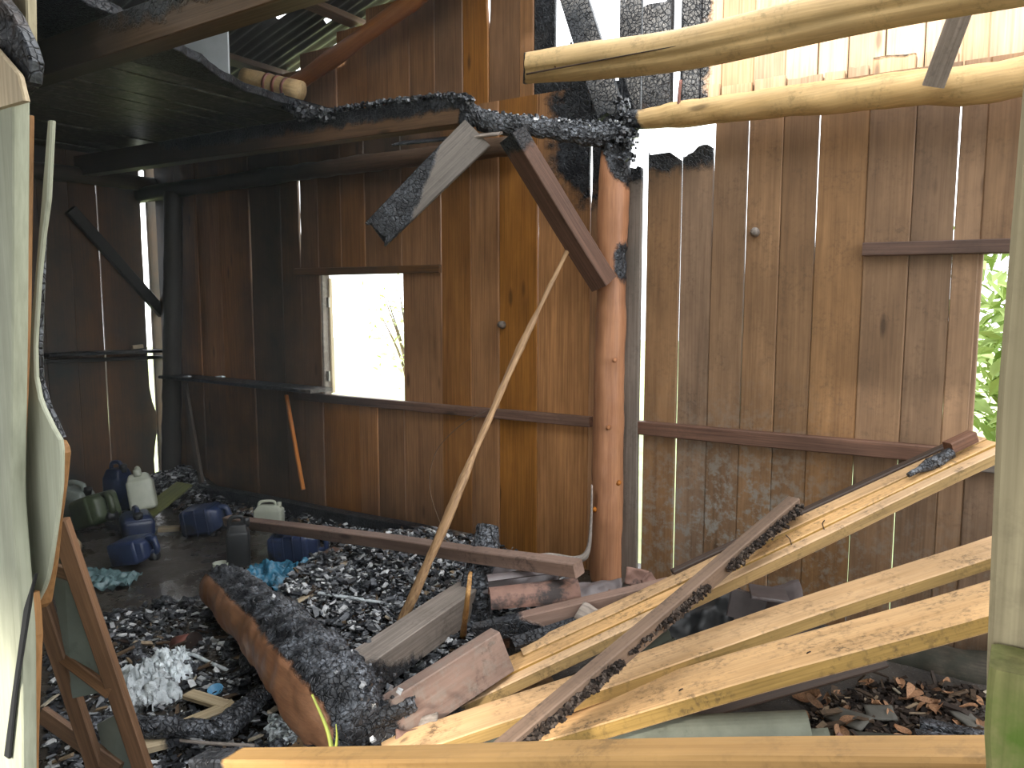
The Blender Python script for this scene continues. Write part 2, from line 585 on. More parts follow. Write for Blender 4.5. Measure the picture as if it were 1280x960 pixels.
# ================================================================== THE SETTING
YW = 3.8          # inner face of the back wall
XL = -6.1         # inner face of the left wall
YF = 0.75         # inner face of the front wall (the viewer looks through a hole in it)

def roof_z(x):
    return 2.66 + 0.28 * (x - XL)

# ---- floor
HEAP = [(onZ(470, 770), 0.75, 0.13), (onZ(600, 800), 0.5, 0.10), (onZ(530, 720), 0.45, 0.12), (onZ(240, 610), 0.35, 0.14)]

def floor_h(x, y):
    h = noise.noise(Vector((x * 1.1, y * 1.1, 0))) * 0.012 + noise.noise(Vector((x * 5, y * 5, 3))) * 0.006
    for c, r, a in HEAP:
        d2 = ((x - c.x) ** 2 + (y - c.y) ** 2) / (r * r)
        if d2 < 6:
            h += a * math.exp(-d2) * (1 + 0.35 * noise.noise(Vector((x * 7, y * 7, 1))))
    return h

def floor_mat():
    m, nt, bs = nodes_of('wet_earth_floor')
    b = NB(nt)
    p = b.new('ShaderNodeNewGeometry').outputs['Position']
    n1 = b.noise(p, 1.3, 5, 0.6)
    n2 = b.noise(p, 12, 5, 0.65)
    n3 = b.noise(p, 70, 4, 0.7)
    col = b.mix(b.rng(n2, 0.3, 0.7), (0.022, 0.019, 0.016), (0.075, 0.062, 0.05))
    col = b.mix(b.math('MULTIPLY', b.rng(n1, 0.45, 0.6), b.rng(n3, 0.4, 0.6)), col, (0.012, 0.012, 0.013))
    sp = b.math('MULTIPLY', b.rng(n3, 0.60, 0.68), b.rng(n2, 0.45, 0.6))
    col = b.mix(sp, col, (0.28, 0.28, 0.28))
    sx = b.new('ShaderNodeSeparateXYZ')
    b.set(sx.inputs[0], p)
    wet = b.math('MULTIPLY', b.rng(sx.outputs[0], -1.2, -2.2), b.rng(n1, 0.35, 0.52))
    b.set(bs.inputs['Base Color'], b.mix(wet, col, (0.045, 0.038, 0.030)))
    b.set(bs.inputs['Roughness'], b.mixf(wet, b.rng(n2, 0.3, 0.7, 0.55, 0.8), b.rng(n2, 0.4, 0.65, 0.08, 0.3)))
    bs.inputs['Specular IOR Level'].default_value = 0.5
    n = b.new('ShaderNodeBump')
    n.inputs['Distance'].default_value = 0.02
    b.set(n.inputs['Height'], b.math('ADD', b.math('MULTIPLY', n3, 0.4), n2))
    b.set(n.inputs['Strength'], b.mixf(wet, 0.6, 0.10))
    nt.links.new(n.outputs[0], bs.inputs['Normal'])
    return m

M_FLOOR = floor_mat()
nx, ny = 170, 76
V = []
for j in range(ny + 1):
    for i in range(nx + 1):
        x = lerp(-6.3, 2.2, i / nx)
        y = lerp(0.3, 4.1, j / ny)
        V.append((x, y, floor_h(x, y)))
Fc = [(j * (nx + 1) + i, j * (nx + 1) + i + 1, (j + 1) * (nx + 1) + i + 1, (j + 1) * (nx + 1) + i) for j in range(ny) for i in range(nx)]
struct(mk('floor', V, Fc, Matrix.Identity(4), M_FLOOR, smooth=True), 'wet dark earth floor covered in ash')

M_YARD = plain('front_yard_earth', (0.055, 0.05, 0.035), 0.95, 0.3, 2, 0.2, bump=0.5)  # unseen yard earth, kept dark so less light bounces into the barn
M_GROUND = plain('outside_grass', (0.34, 0.40, 0.20), 0.9, 0.3, 2, 0.2, bump=0.5)
gv, gf = [], []
gn = 40
for j in range(gn + 1):
    for i in range(gn + 1):
        x = lerp(-26, 18, i / gn); y = lerp(4.0, 30, j / gn)
        gv.append((x, y, -0.06 + 0.05 * noise.noise(Vector((x * .3, y * .3, 0))) - 0.05))
gf = [(j * (gn + 1) + i, j * (gn + 1) + i + 1, (j + 1) * (gn + 1) + i + 1, (j + 1) * (gn + 1) + i) for j in range(gn) for i in range(gn)]
struct(mk('ground', gv, gf, Matrix.Identity(4), M_GROUND, smooth=True), 'pale grassy ground behind the barn')
gv = [(lerp(-26, 18, i / gn), lerp(-18, 4.0, j / gn), -0.08 + 0.03 * noise.noise(Vector((i * .7, j * .7, 0)))) for j in range(gn + 1) for i in range(gn + 1)]
struct(mk('ground_yard', gv, gf, Matrix.Identity(4), M_YARD, smooth=True), 'bare earth of the unseen front yard, darkened to cut bounced light')

# ---- soot and burning: where the fire was
BURN = onY(752, 170)
def burn_at(p):
    d = Vector(((p.x - BURN.x) * 1.0, 0, (p.z - BURN.z) * (0.95 if p.z < BURN.z else 0.55))).length
    return 1.05 - d / 0.58
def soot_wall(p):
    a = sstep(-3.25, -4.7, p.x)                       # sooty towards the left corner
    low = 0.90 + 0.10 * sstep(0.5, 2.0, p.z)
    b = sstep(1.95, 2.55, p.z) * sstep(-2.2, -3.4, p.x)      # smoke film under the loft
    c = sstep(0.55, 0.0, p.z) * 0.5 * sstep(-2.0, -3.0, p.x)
    lit = 0.55 * math.exp(-((p.x + 5.25) / 0.36) ** 2) * sstep(0.5, 1.1, p.z)   # light on a strip beside the corner, painted as thinner soot
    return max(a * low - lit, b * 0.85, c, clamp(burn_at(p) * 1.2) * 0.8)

wall_back = struct(empty('wall_back', (-2.5, YW, 0)), 'back wall of upright boards, sooty on the left and brown on the right')

def px_m(px, py, Y, wpx):
    return (onY(px + wpx, py, Y) - onY(px, py, Y)).length

def wall_plank(parent, xl, xr, z0, z1, Yf, t, mat, gl=None, gr=None, char=None, soot=None, ash=None, jag=(0, 0), k=4, ztab=None):
    """upright board; gl / gr give how far its left / right edge is worn back at a height"""
    n = max(4, int((z1 - z0) / 0.11))
    x0 = (xl + xr) / 2
    yo = random.uniform(-0.006, 0.006)
    zs = [lerp(z0, z1, i / n) for i in range(n + 1)]
    def prof(i, n):
        z = zs[i]
        a = xl + (gl(z) if gl else 0.0)
        b2 = xr - (gr(z) if gr else 0.0)
        # S = -X for d = +Z and N = -Y
        return rectprof(b2 - x0, x0 - a, t, 0.0045, k)
    pts = [Vector((x0, Yf + t / 2 + yo, z)) for z in zs]
    return sweep('plank', pts, (0, -1, 0), prof, mat, parent, False, jag, char, soot, ash)

def slit(points, px0, Y=YW):
    """points: (photo y, slit width in px) -> function of height giving half the gap"""
    tbl = sorted((onY(px0, py, Y).z, px_m(px0, py, Y, wpx * 0.66) / 2) for py, wpx in points)
    return lambda z: max(0.0003, tab(tbl, z) + 0.0008 * noise.noise(Vector((px0, z * 6, 0))))

def wchar(wp, s, a, b):
    return burn_at(wp)

# lower tier, left half (photo x of the joints at y = 500)
AX = [206, 230, 255, 283, 320, 358, 381, 404, 505, 553, 590, 624, 671, 735, 772]
ASL = {
    3: slit([(250, 0), (330, 1.2), (560, 0)], 283),
    4: slit([(240, 0), (255, 1.6), (345, 1.8), (365, 0)], 320),
    5: slit([(235, 0), (250, 0.5), (355, 0.6), (370, 0)], 358),
    6: slit([(205, 0), (216, 5), (240, 6), (262, 3), (275, 5.5), (300, 4), (333, 0)], 381),
    9: slit([(225, 0), (236, 3.2), (330, 2.6), (480, 1.4), (660, 1.0)], 553),
    10: slit([(200, 0.4), (240, 0.9), (270, 0)], 590),
    12: slit([(235, 0), (246, 2.2), (330, 1.8), (420, 1.6), (500, 1.0), (700, 1.2)], 671),
    13: slit([(150, 0), (172, 3), (205, 7), (235, 6), (250, 2), (380, 1.2), (420, 0)], 735),
}
AXm = [onY(p, 500).x for p in AX]
ZS = onY(455, 497).z      # window sill
ZT = onY(455, 343).z      # window head
ZPL = 2.70
for i in range(len(AX) - 1):
    gl, gr = ASL.get(i), ASL.get(i + 1)
    if AX[i] == 404:
        subs = [404, 449, 472, 505]
        for a, b2 in zip(subs, subs[1:]):
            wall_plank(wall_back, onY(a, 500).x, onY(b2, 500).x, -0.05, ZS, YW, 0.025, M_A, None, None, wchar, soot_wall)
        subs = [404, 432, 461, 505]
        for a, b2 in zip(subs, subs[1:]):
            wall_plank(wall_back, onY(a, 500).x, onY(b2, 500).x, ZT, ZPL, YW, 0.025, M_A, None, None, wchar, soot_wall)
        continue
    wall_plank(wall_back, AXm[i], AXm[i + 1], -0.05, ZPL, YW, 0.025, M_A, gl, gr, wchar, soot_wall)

# gable tier above the loft on the left half
UX = [300, 330, 372, 417, 455, 509, 541, 576, 608, 647, 665, 691]
USL = {8: slit([(-40, 3), (0, 6), (22, 4), (34, 0)], 608), 10: slit([(-30, .6), (60, 0.4), (90, 0)], 665), 9: slit([(-30, .8), (100, 0)], 647)}
for i in range(len(UX) - 1):
    a, b2 = onY(UX[i], 60).x, onY(UX[i + 1], 60).x
    top = roof_z((a + b2) / 2) + 0.02
    last = i == len(UX) - 2
    wall_plank(wall_back, a, b2, ZPL - 0.05, top, YW + 0.02, 0.025, M_A, USL.get(i), USL.get(i + 1),
               (lambda wp, s, aa, bb: max(burn_at(wp), 0.75)) if last else (lambda wp, s, aa, bb: burn_at(wp) - 0.25),
               lambda p: 0.25 + 0.5 * sstep(-3.6, -4.6, p.x) + 0.35 * sstep(3.0, 3.3, p.z) * math.exp(-((p.x + 3.1) / 0.3) ** 2))
# burnt stumps of boards between the gable and the post
for a, b2, ytop, jg in [(691, 712, 52, 0.10), (712, 738, 40, 0.16), (738, 752, 128, 0.05)]:
    z1 = onY((a + b2) / 2, ytop).z
    wall_plank(wall_back, onY(a, 100).x, onY(b2, 100).x, ZPL - 0.1, z1, YW + 0.01, 0.022, M_A, None, None,
               lambda wp, s, aa, bb: 0.95 - 0.9 * math.exp(-((wp.z - 2.63) / 0.07) ** 2 - ((wp.x + 2.10) / 0.16) ** 2), None, None, (0, jg), 6)
for a, b2, y0, y1 in [(771, 799, 150, -60), (848, 873, 136, -40)]:
    wall_plank(wall_back, onY(a, 60).x, onY(b2, 60).x, onY(a, y0).z, onY(a, y1).z, YW + 0.03, 0.025, M_A, None, None,
               lambda wp, s, aa, bb: 0.9, None, None, (0.02, 0.05), 5)

# lower tier, right half
BX = [804, 845, 884, 925, 967, 1010, 1070, 1126, 1179, 1212, 1259]
BSL = {
    1: slit([(180, 0), (500, 0.5), (560, 1.6), (700, 1.6), (760, .5)], 845),
    2: slit([(150, 4), (165, 4), (200, 2.5), (300, 1), (420, 0)], 884),
    3: slit([(150, 2.6), (250, 2.6), (420, 1.6), (520, 1.2), (640, .2)], 925),
    4: slit([(130, 0.3), (700, 0.3)], 967),
    5: slit([(130, 3), (215, 3), (300, 2.2), (330, 0.6), (500, 0.4)], 1010),
    6: slit([(130, 0.3), (560, 0.3), (580, 1.6), (760, 2)], 1070),
    7: slit([(500, 0.3), (570, 0.4), (590, 2), (760, 2)], 1126),
    8: slit([(110, 3.6), (200, 3.6), (290, 2.4), (312, 0.6), (560, 0.4)], 1179),
}
BXm = [onY(p, 500).x for p in BX] + [0.22, 0.40, 0.58, 0.75, 0.93, 1.10, 1.28, 1.46]
ZS2 = onY(1215, 575).z
ZT2 = onY(1220, 318).z
ZLOG = 2.54
WX0, WX1 = BXm[9], BXm[9] + 0.62

def ash_b(p):
    c = onY(915, 635)
    d = ((p.x - c.x) / 0.42) ** 2 + ((p.z - c.z) / 0.40) ** 2
    return 0.9 * math.exp(-d) + 0.35 * sstep(0.75, 0.3, p.z)

def soot_b(p):
    return 0.75 * clamp(burn_at(p) + 0.05) + 0.12 * sstep(1.9, 2.5, p.z)

for i in range(len(BXm) - 1):
    xl, xr = BXm[i], BXm[i + 1]
    gl, gr = BSL.get(i), BSL.get(i + 1)
    if xl >= WX0 - 0.001 and xr <= WX1 + 0.1:
        wall_plank(wall_back, xl, xr, -0.05, ZS2, YW, 0.025, M_B, None, None, None, soot_b, ash_b)
        wall_plank(wall_back, xl, xr, ZT2, ZLOG, YW, 0.025, M_B, None, None, None, soot_b, ash_b)
        continue
    if i < 2:    # the two boards beside the post have burnt tops
        z1 = onY(BX[i], 188 if i == 0 else 172).z
        wall_plank(wall_back, xl + 0.004, xr, -0.05, z1, YW, 0.025, M_B, gl, gr, lambda wp, s, a, b: 0.25 + 0.75 * sstep(2.14, 2.36, wp.z), soot_b, ash_b, (0, 0.13), 7)
        continue
    wall_plank(wall_back, xl, xr, -0.05, ZLOG, YW, 0.025, M_B, gl, gr, (lambda wp, s, a, b: burn_at(wp) + 0.25) if i == 2 else wchar, soot_b, ash_b)

# pale gable tier on the right half, standing behind the log
GX = [873, 902, 942, 982, 1022, 1060, 1106, 1155, 1202, 1235, 1280]
GXm = [onY(p, 78, YW + 0.05).x for p in GX] + [0.28, 0.45, 0.62, 0.8, 1.0, 1.2, 1.46]
for i in range(len(GXm) - 1):
    first = i == 0
    wall_plank(wall_back, GXm[i], GXm[i + 1], 2.52, 4.15 - 0.1 * abs(i - 5), YW + 0.05, 0.022, M_UP,
               (lambda z: 0.0025) if i in (4, 5, 6, 7) else None, (lambda z: 0.0025) if i in (3, 4, 5, 6) else None,
               (lambda wp, s, a, b: 0.75 - (wp.x - GXm[0]) / 0.14 * 0.6) if first else None, None, None)
# battens that hide the joints from outside
for x in (GXm[4], GXm[5], GXm[6], GXm[7]):
    board('batten', (x, YW + 0.085, 2.5), (x, YW + 0.085, 4.0), 0.05, 0.015, (0, -1, 0), M_DARK, wall_back)
# short offcuts nailed over the foot of that tier
for a, b2, y0 in [(885, 902, 104), (902, 942, 104), (944, 984, 96), (985, 1030, 94), (1032, 1058, 88), (1062, 1088, 82), (1092, 1147, 68), (1158, 1200, 62)]:
    A = onY((a + b2) / 2, y0, YW + 0.03)
    wall_plank(wall_back, onY(a, y0, YW + .03).x, onY(b2 - 1.5, y0, YW + .03).x, 2.5, A.z, YW + 0.022, 0.02, M_UP,
               None, None, (lambda wp, s, x, y: 0.55 * sstep(A.z - 0.06, A.z, wp.z)) if a == 1092 else None, None, None, (0, 0.012))

# ---- left wall
wall_left = struct(empty('wall_left', (XL, 2.2, 0)), 'sooty left wall of upright boards with bright chinks')
LPX = [(203.5, 192.0), (184.5, 132.0), (130.6, 96), (96, 58)]
def left_y(px):
    return onX(px, 430, XL).y
for k, (pa, pb) in enumerate(LPX):
    y1, y0 = left_y(pa), left_y(pb)
    n = 22
    zs = [lerp(-0.05, 2.69, i / n) for i in range(n + 1)]
    yc = (y0 + y1) / 2
    g = [random.uniform(0, 0.004) if k == 1 else 0.0 for _ in zs]
    # N = +X, d = +Z -> S = N x d = X x Z = -Y
    sweep('plank', [Vector((XL - 0.0125, yc, z)) for z in zs], (1, 0, 0),
          (lambda i, n, y0=y0, y1=y1, yc=yc, g=g, k=k: rectprof(y1 - yc - g[i] - (0.05 * sstep(0.55, 0.2, zs[i]) if k == 1 else 0) + (0.06 * sstep(0.8, 0.55, zs[i]) if k == 1 else 0), yc - y0 - g[-1 - i] * 0.3, 0.025)),
          M_A, wall_left, soot=lambda p: 0.86 + 0.1 * math.sin(p.y * 9))
yy = left_y(58)
while yy > -0.1:
    board('plank', (XL - 0.0125, yy - 0.09, -0.05), (XL - 0.0125, yy - 0.09, 2.69), 0.178, 0.025, (1, 0, 0), M_A, wall_left, soot=lambda p: 0.9)
    yy -= 0.18

# ---- front wall: boards left of the hole (the two pale ones at the edge are in view)
wall_front = struct(empty('wall_front', (-1.6, YF, 0)), 'front wall of pale boards with a burnt hole')

def front_plank(edgesL, edgesR, pyTop, pyBot, Y, t, mat, char=None, n=60, k=6, jag=(0, 0), name='plank', soot=None):
    """edges: (photo y, photo x); the board stands in the plane Y"""
    py = [lerp(pyBot, pyTop, i / n) for i in range(n + 1)]
    L = [onY(tab(edgesL, y), y, Y) for y in py]
    Rr = [onY(tab(edgesR, y), y, Y) for y in py]
    x0 = L[n // 2].x
    pts = [Vector((x0, Y - t / 2, (a.z + b2.z) / 2)) for a, b2 in zip(L, Rr)]
    return sweep(name, pts, (0, -1, 0), lambda i, n: rectprof(Rr[i].x - x0, x0 - L[i].x, t, 0.003, k), mat, wall_front, False, jag, char, soot)

YP = YF
# leftmost pale board, its head cut on the slant
front_plank([(90, -60), (1100, -60)], [(90, -2), (100, 0), (143, 39), (400, 36), (600, 32), (760, 44), (960, 44), (1250, 40)], 96, 1500, YP, 0.03, M_PALE,
            lambda wp, s, a, b: 0.0)
# second pale board with the burnt, curved edge
def edge_char(wp, s, a, b):
    return 0.0
front_plank([(150, 66), (250, 58), (400, 45), (490, 36), (560, 28), (720, 24), (780, 22), (950, 2), (1000, 0), (1500, -4)],
            [(150, 71), (250, 66), (300, 59), (350, 54), (430, 49), (470, 50), (500, 56), (530, 71), (547, 82), (600, 81), (640, 76), (700, 67), (722, 62), (760, 44), (960, 34), (1500, 24)],
            152, 1500, YP + 0.035, 0.010, M_PALE, None, 110, 6)
# orange-brown sapwood strip along its lower edge
front_plank([(548, 80), (600, 74), (640, 68), (700, 62), (755, 57)], [(548, 83), (560, 90), (600, 86), (650, 79), (700, 74), (750, 66), (757, 60)],
            550, 757, YP + 0.068, 0.03, M_EDGE, None, 30, 4, name='edge_strip')
front_plank([(735, 47), (800, 44), (960, 44), (1200, 44)], [(735, 50), (780, 55), (900, 50), (960, 49), (1200, 48)], 738, 1500, YP + 0.02, 0.03, M_EDGE, None, 30, 4, name='edge_strip')
front_plank([(150, 36), (400, 32), (600, 28), (640, 27)], [(150, 44), (400, 40), (560, 34), (640, 31)], 146, 640, YP + 0.012, 0.012, M_EDGE, None, 30, 4, name='edge_strip')
front_plank([(290, 56), (350, 50), (430, 44), (500, 50), (545, 74)], [(290, 60), (350, 58), (430, 55), (475, 57), (505, 66), (545, 84)], 292, 545, YP + 0.05, 0.012, M_CHAR, None, 40, 5, name='burnt_edge')
# black burnt split between them
front_plank([(715, 47), (760, 33), (860, 19), (945, 8)], [(715, 49), (735, 44), (860, 24), (945, 15)], 716, 945, YP - 0.032, 0.006, M_BLACKP, None, 30, 4, name='burnt_split')
# charred board and pale splinter above the first board
front_plank([(-60, -60), (150, -60)], [(-60, -15), (0, 5), (40, 33), (80, 52), (100, 58), (125, 55), (134, 40)], -60, 134, YP + 0.005, 0.025, M_DARK, lambda wp, s, a, b: 0.75 - 0.5 * s, 40, 6)
front_plank([(65, -60), (145, -60)], [(65, -4), (72, 2), (110, 32), (142, 40)], 66, 142, YP - 0.028, 0.012, M_PINE, None, 20, 4, name='splinter')
front_plank([(-60, 1), (0, 3), (38, 34), (60, 45)], [(-60, 46), (0, 47), (130, 48)], -60, 60, YP + 0.05, 0.02, M_MOSS, None, 20, 4)
# the rest of the front wall, left of the frame, and unseen boards raised above the hole to block sun
xx = onY(-62, 500, YF).x
while xx > XL - 0.05:
    board('plank', (xx - 0.095, YF - 0.0, -0.05), (xx - 0.095, YF - 0.0, roof_z(xx) + 0.05), 0.188, 0.025, (0, -1, 0), M_PALE, wall_front, soot=lambda p: 0.2)
    xx -= 0.19
xx = -4.65
while xx < 2.0:
    board('plank', (xx + 0.095, YF - 0.02, 2.30 + (0.15 if xx > -1.2 else 0.0) + 0.08 * math.sin(xx * 17)), (xx + 0.095, YF - 0.02, 4.5 if xx < -2.2 else 4.0), 0.188, 0.025, (0, -1, 0), M_PALE, wall_front, soot=lambda p: 0.3)
    xx += 0.19
xx = 0.14
while xx < 2.0:
    board('plank', (xx + 0.095, YF, -0.05), (xx + 0.095, YF, 2.45), 0.188, 0.025, (0, -1, 0), M_PALE, wall_front, soot=lambda p: 0.2)
    xx += 0.19

# right-hand post of the hole with its mossy foot block
post = tag(empty('door_post', onY(1262, 800, YF) * 1.0), 'pale near post at the right edge with a green mossy block', 'post')
pa = [(-80, 1302), (100, 1281), (300, 1264), (500, 1248), (700, 1240), (800, 1236), (1500, 1230)]
def right_piece(name, edges, pyTop, pyBot, Y, t, wide, mat, parent, n=60, jag=(0, 0)):
    py = [lerp(pyBot, pyTop, i / n) for i in range(n + 1)]
    L = [onY(tab(edges, y), y, Y) for y in py]
    x0 = L[n // 2].x + wide / 2
    pts = [Vector((x0, Y - t / 2, p.z)) for p in L]
    return sweep(name, pts, (0, -1, 0), lambda i, n: rectprof(x0 + wide / 2 - x0, x0 - L[i].x, t, 0.004, 5), mat, parent, False, jag)
right_piece('upright', pa, -760, 1420, YF - 0.02, 0.05, 0.13, M_MOSS, post)
right_piece('mossy_block', [(800, 1240), (830, 1236), (880, 1233), (960, 1238)], 803, 926, YF - 0.075, 0.05, 0.11, M_MOSSY, post, 20)
right_piece('foot_strip', [(870, 1233), (930, 1240), (990, 1246)], 928, 1420, YF - 0.075, 0.045, 0.10, M_MOSS, post, 20)

# unseen roof added over the viewer to keep sun off the near boards
sun_blocker = struct(empty('sun_blocker_roof', (-1.5, -0.8, 2.35)), 'unseen tin roof added to block sun from the front of the barn')
for k in range(7):
    x = -5.0 + k * 1.0
    V, Fc = [], []
    for i in range(41):
        for j in range(2):
            V.append((x + i * 1.02 / 40, lerp(-2.3, YF - 0.05, j), lerp(2.30, 2.46, j) + 0.012 * math.sin(i * 1.02 / 40 * 2 * math.pi / 0.15)))
    Fc = [(i * 2, i * 2 + 2, i * 2 + 3, i * 2 + 1) for i in range(40)]
    o = mk('roof_sheet', V, Fc, Matrix.Identity(4), M_SHEET, sun_blocker, True)
    o.modifiers.new('thickness', 'SOLIDIFY').thickness = 0.004

# ---- trims: rails on the back wall and window boards
def rail(name, a, b2, h, t, mat, Y=YW, soot=None, label=None, char=None):
    A, B = onY(a[0], a[1], Y), onY(b2[0], b2[1], Y)
    A.y = B.y = Y - t / 2
    z = (A.z + B.z) / 2
    o = board(name, A, B, h, t, (0, -1, 0), mat, soot=soot, char=char, warp=0.004)
    return struct(o, label)
rail('trim_1', (372, 494), (741, 527), 0.058, 0.045, M_RED, soot=lambda p: 0.75 * sstep(-2.9, -4.1, p.x), label='reddish rail across the left half of the back wall')
rail('trim_2', (796, 533), (1172, 567), 0.072, 0.05, M_RED, label='reddish rail across the right half of the back wall')
rail('trim_3', (1080, 312), (1300, 307), 0.058, 0.045, M_RED, soot=lambda p: 0.15, label='lintel board above the right window')
rail('trim_4', (372, 340), (552, 336), 0.05, 0.03, M_A, soot=lambda p: 0.85, label='dark lintel board above the left window')
rail('trim_5', (1210, 577), (1420, 596), 0.06, 0.05, M_GREY, label='sill board of the right window')

win = struct(empty('window_1', onY(407, 497)), 'open left window with pale hinged jamb')
zc = (ZS + ZT) / 2
xj = onY(408, 420).x
board('jamb', (xj, YW + 0.0, ZS), (xj, YW + 0.0, ZT), 0.020, 0.07, (0, -1, 0), M_GREY, win, ash=lambda p: 1.0)
board('casement_edge', (xj + 0.022, YW + 0.03, ZS + 0.01), (xj + 0.022, YW + 0.03, ZT - 0.02), 0.012, 0.03, (0, -1, 0), M_PINE, win)
for py in (378, 470):
    c = onY(412, py)
    board('hinge', (c.x, YW - 0.012, c.z - 0.035), (c.x, YW - 0.012, c.z + 0.035), 0.028, 0.012, (0, -1, 0), M_HINGE, win)
xr_ = onY(505, 420).x
board('jamb', (xr_ + 0.012, YW + 0.03, ZS), (xr_ + 0.012, YW + 0.03, ZT), 0.024, 0.05, (0, -1, 0), M_A, win, soot=lambda p: 0.4)
win2 = struct(empty('window_2', onY(1214, 560)), 'open right window')
board('jamb', (WX0 + 0.006, YW + 0.035, ZS2), (WX0 + 0.006, YW + 0.035, ZT2), 0.02, 0.05, (0, -1, 0), M_B, win2)

# mossy sill log at the foot of the right half
o = log('base_log', [onY(1075, 812, 3.62), onY(1160, 828, 3.62), onY(1245, 846, 3.62), Vector((0.9, 3.66, 0.03))], [0.075, 0.085, 0.09, 0.08], M_BASE, rough=0.012)
tag(o, 'mossy dark sill log at the foot of the right wall', 'log')
o = board('base_beam', onY(225, 608, 3.66), onY(600, 682, 3.66), 0.09, 0.10, (0, 0, 1), M_DARK, char=lambda wp, s, a, b: 1.0 - 0.8 * sstep(-3.3, -2.6, wp.x), ash=lambda p: 0.9)
tag(o, 'charred sill beam on the floor along the left half of the back wall', 'beam')

# ---- loft above the left half: boards on joists
ceiling = struct(empty('ceiling', (-4.6, 2.4, 2.7)), 'black sooty loft boards seen from below')
xb = XL
ZL = 2.705
k = 0
while xb < -3.72:
    wd = random.uniform(0.17, 0.22)
    board('plank', (xb + wd / 2, 0.8, ZL + random.uniform(-.006, .006)), (xb + wd / 2, YW, ZL + random.uniform(-.006, .006)), wd - 0.006, 0.028, (0, 0, 1), M_LOFT, ceiling, segs=24,
          ash=lambda p: 0.5)
    xb += wd
# last loft board burnt through along its edge
ys = [lerp(0.8, YW - 0.03, i / 60) for i in range(61)]
edge = [(0.8, -2.9), (1.7, -3.05), (2.13, -3.23), (2.79, -3.58), (3.2, -3.62), (3.55, -3.66), (3.8, -3.5)]
def lp(i, n):
    y = ys[i]
    e = tab(edge, y) + 0.035 * noise.noise(Vector((y * 9, 0, 0))) + 0.02 * noise.noise(Vector((y * 31, 4, 0)))
    return rectprof(0.0 + (e - xb), 0.0, 0.045, 0.004, 8)
# d=+Y, N=+Z -> S = Z x Y = -X
sweep('plank', [Vector((xb, y, ZL)) for y in ys], (0, 0, 1), lp, M_LOFT, ceiling, char=lambda wp, s, a, b: 0.4 + 0.8 * sstep(-3.9, -3.6, wp.x))

def spikes(name, pts, n, size, mat, parent, spread=0.03, seed=3, var=(0, 1)):
    """a crust of little charcoal flakes along a line; one part"""
    rnd = random.Random(seed)
    P = resample(pts, 60)
    V, Fc, VA = [], [], []
    for _ in range(n):
        c = P[rnd.randrange(61)] + Vector((rnd.gauss(0, spread), rnd.gauss(0, spread), rnd.gauss(0, spread * 0.6)))
        chunk(V, Fc, VA, c, rnd, size * rnd.uniform(0.5, 1.4), rnd.uniform(*var))
    o = mk(name, V, Fc, Matrix.Identity(4), mat, parent, attrs={'var': VA})
    o['kind'] = 'stuff'
    return o

def chunk(V, Fc, VA, c, rnd, s, var, asp=(1, 1, 1), rot=None):
    E = rot or Euler((rnd.uniform(0, 6.3), rnd.uniform(0, 6.3), rnd.uniform(0, 6.3))).to_matrix()
    b0 = len(V)
    for sx in (-1, 1):
        for sy in (-1, 1):
            for sz in (-1, 1):
                v = Vector((sx * asp[0] * rnd.uniform(0.5, 1), sy * asp[1] * rnd.uniform(0.5, 1), sz * asp[2] * rnd.uniform(0.5, 1))) * (s * 0.5)
                V.append(c + E @ v)
                VA.append(var)
    for f in ((0, 1, 3, 2), (4, 6, 7, 5), (0, 4, 5, 1), (2, 3, 7, 6), (0, 2, 6, 4), (1, 5, 7, 3)):
        Fc.append(tuple(b0 + q for q in f))

# joists (along X)
def joist_char(ztop):
    return lambda wp, s, a, b: 0.0
J1 = board('loft_joist', onY(-40, 112, 1.8), onY(430, -46, 1.8), 0.10, 0.145, (0, 0, 1), M_JOIST, k=5,
           char=lambda wp, s, a, b: 0.35 + 0.6 * sstep(-0.02, 0.06, b) * sstep(0.3, 0.7, s) - 0.2, soot=lambda p: 0.9 * sstep(-2.5, -3.4, p.x))
tag(J1, 'smoke-browned joist running across the top left corner under the loft', 'joist')
JA, JB = onY(-60, 232, 3.24), onY(592, 136, 3.24)
J2 = empty('loft_joist', JB)
tag(J2, 'brown joist with a burnt crusted top, broken off beside the black tie beam', 'joist')
def j2c(wp, s, a, b):
    return 0.1 + 0.85 * sstep(0.03, 0.075, b) * sstep(0.50, 0.62, s) + 0.9 * sstep(0.985, 1.0, s)
board('timber', JA, JB, 0.10, 0.15, (0, 0, 1), M_JOIST, J2, k=5, char=j2c, soot=lambda p: 0.85 * sstep(-3.2, -4.2, p.x), jag=(0, 0.05))
spikes('charcoal_crust', [onY(375, 148, 3.2), onY(430, 136, 3.2), onY(500, 126, 3.2), onY(560, 120, 3.2), onY(590, 126, 3.2)], 700, 0.016, M_ASHY, J2, 0.011, 5, (0, 0.8))
spikes('charcoal_crust', [onY(360, 130, 3.2), onY(385, 142, 3.2), onY(415, 148, 3.2)], 420, 0.022, M_ASHY, J2, 0.024, 6, (0, 0.6))
PL = log('wall_plate', [onY(60, 262, 3.72), onY(215, 238, 3.72), onY(400, 212, 3.72), onY(640, 182, 3.70)], [0.07, 0.06, 0.055, 0.055], M_JOIST, soot=lambda p: sstep(-3.2, -4.4, p.x), char=lambda wp, s, di: burn_at(wp) - 0.25)
tag(PL, 'brown wall plate log under the loft at the head of the left wall half', 'log')
PL2 = log('wall_plate', [Vector((XL + 0.05, 0.9, 2.50)), Vector((XL + 0.05, YW, 2.50))], [0.06, 0.06], M_JOIST, soot=lambda p: 0.85)
tag(PL2, 'sooty plate beam along the head of the dark left wall', 'log')
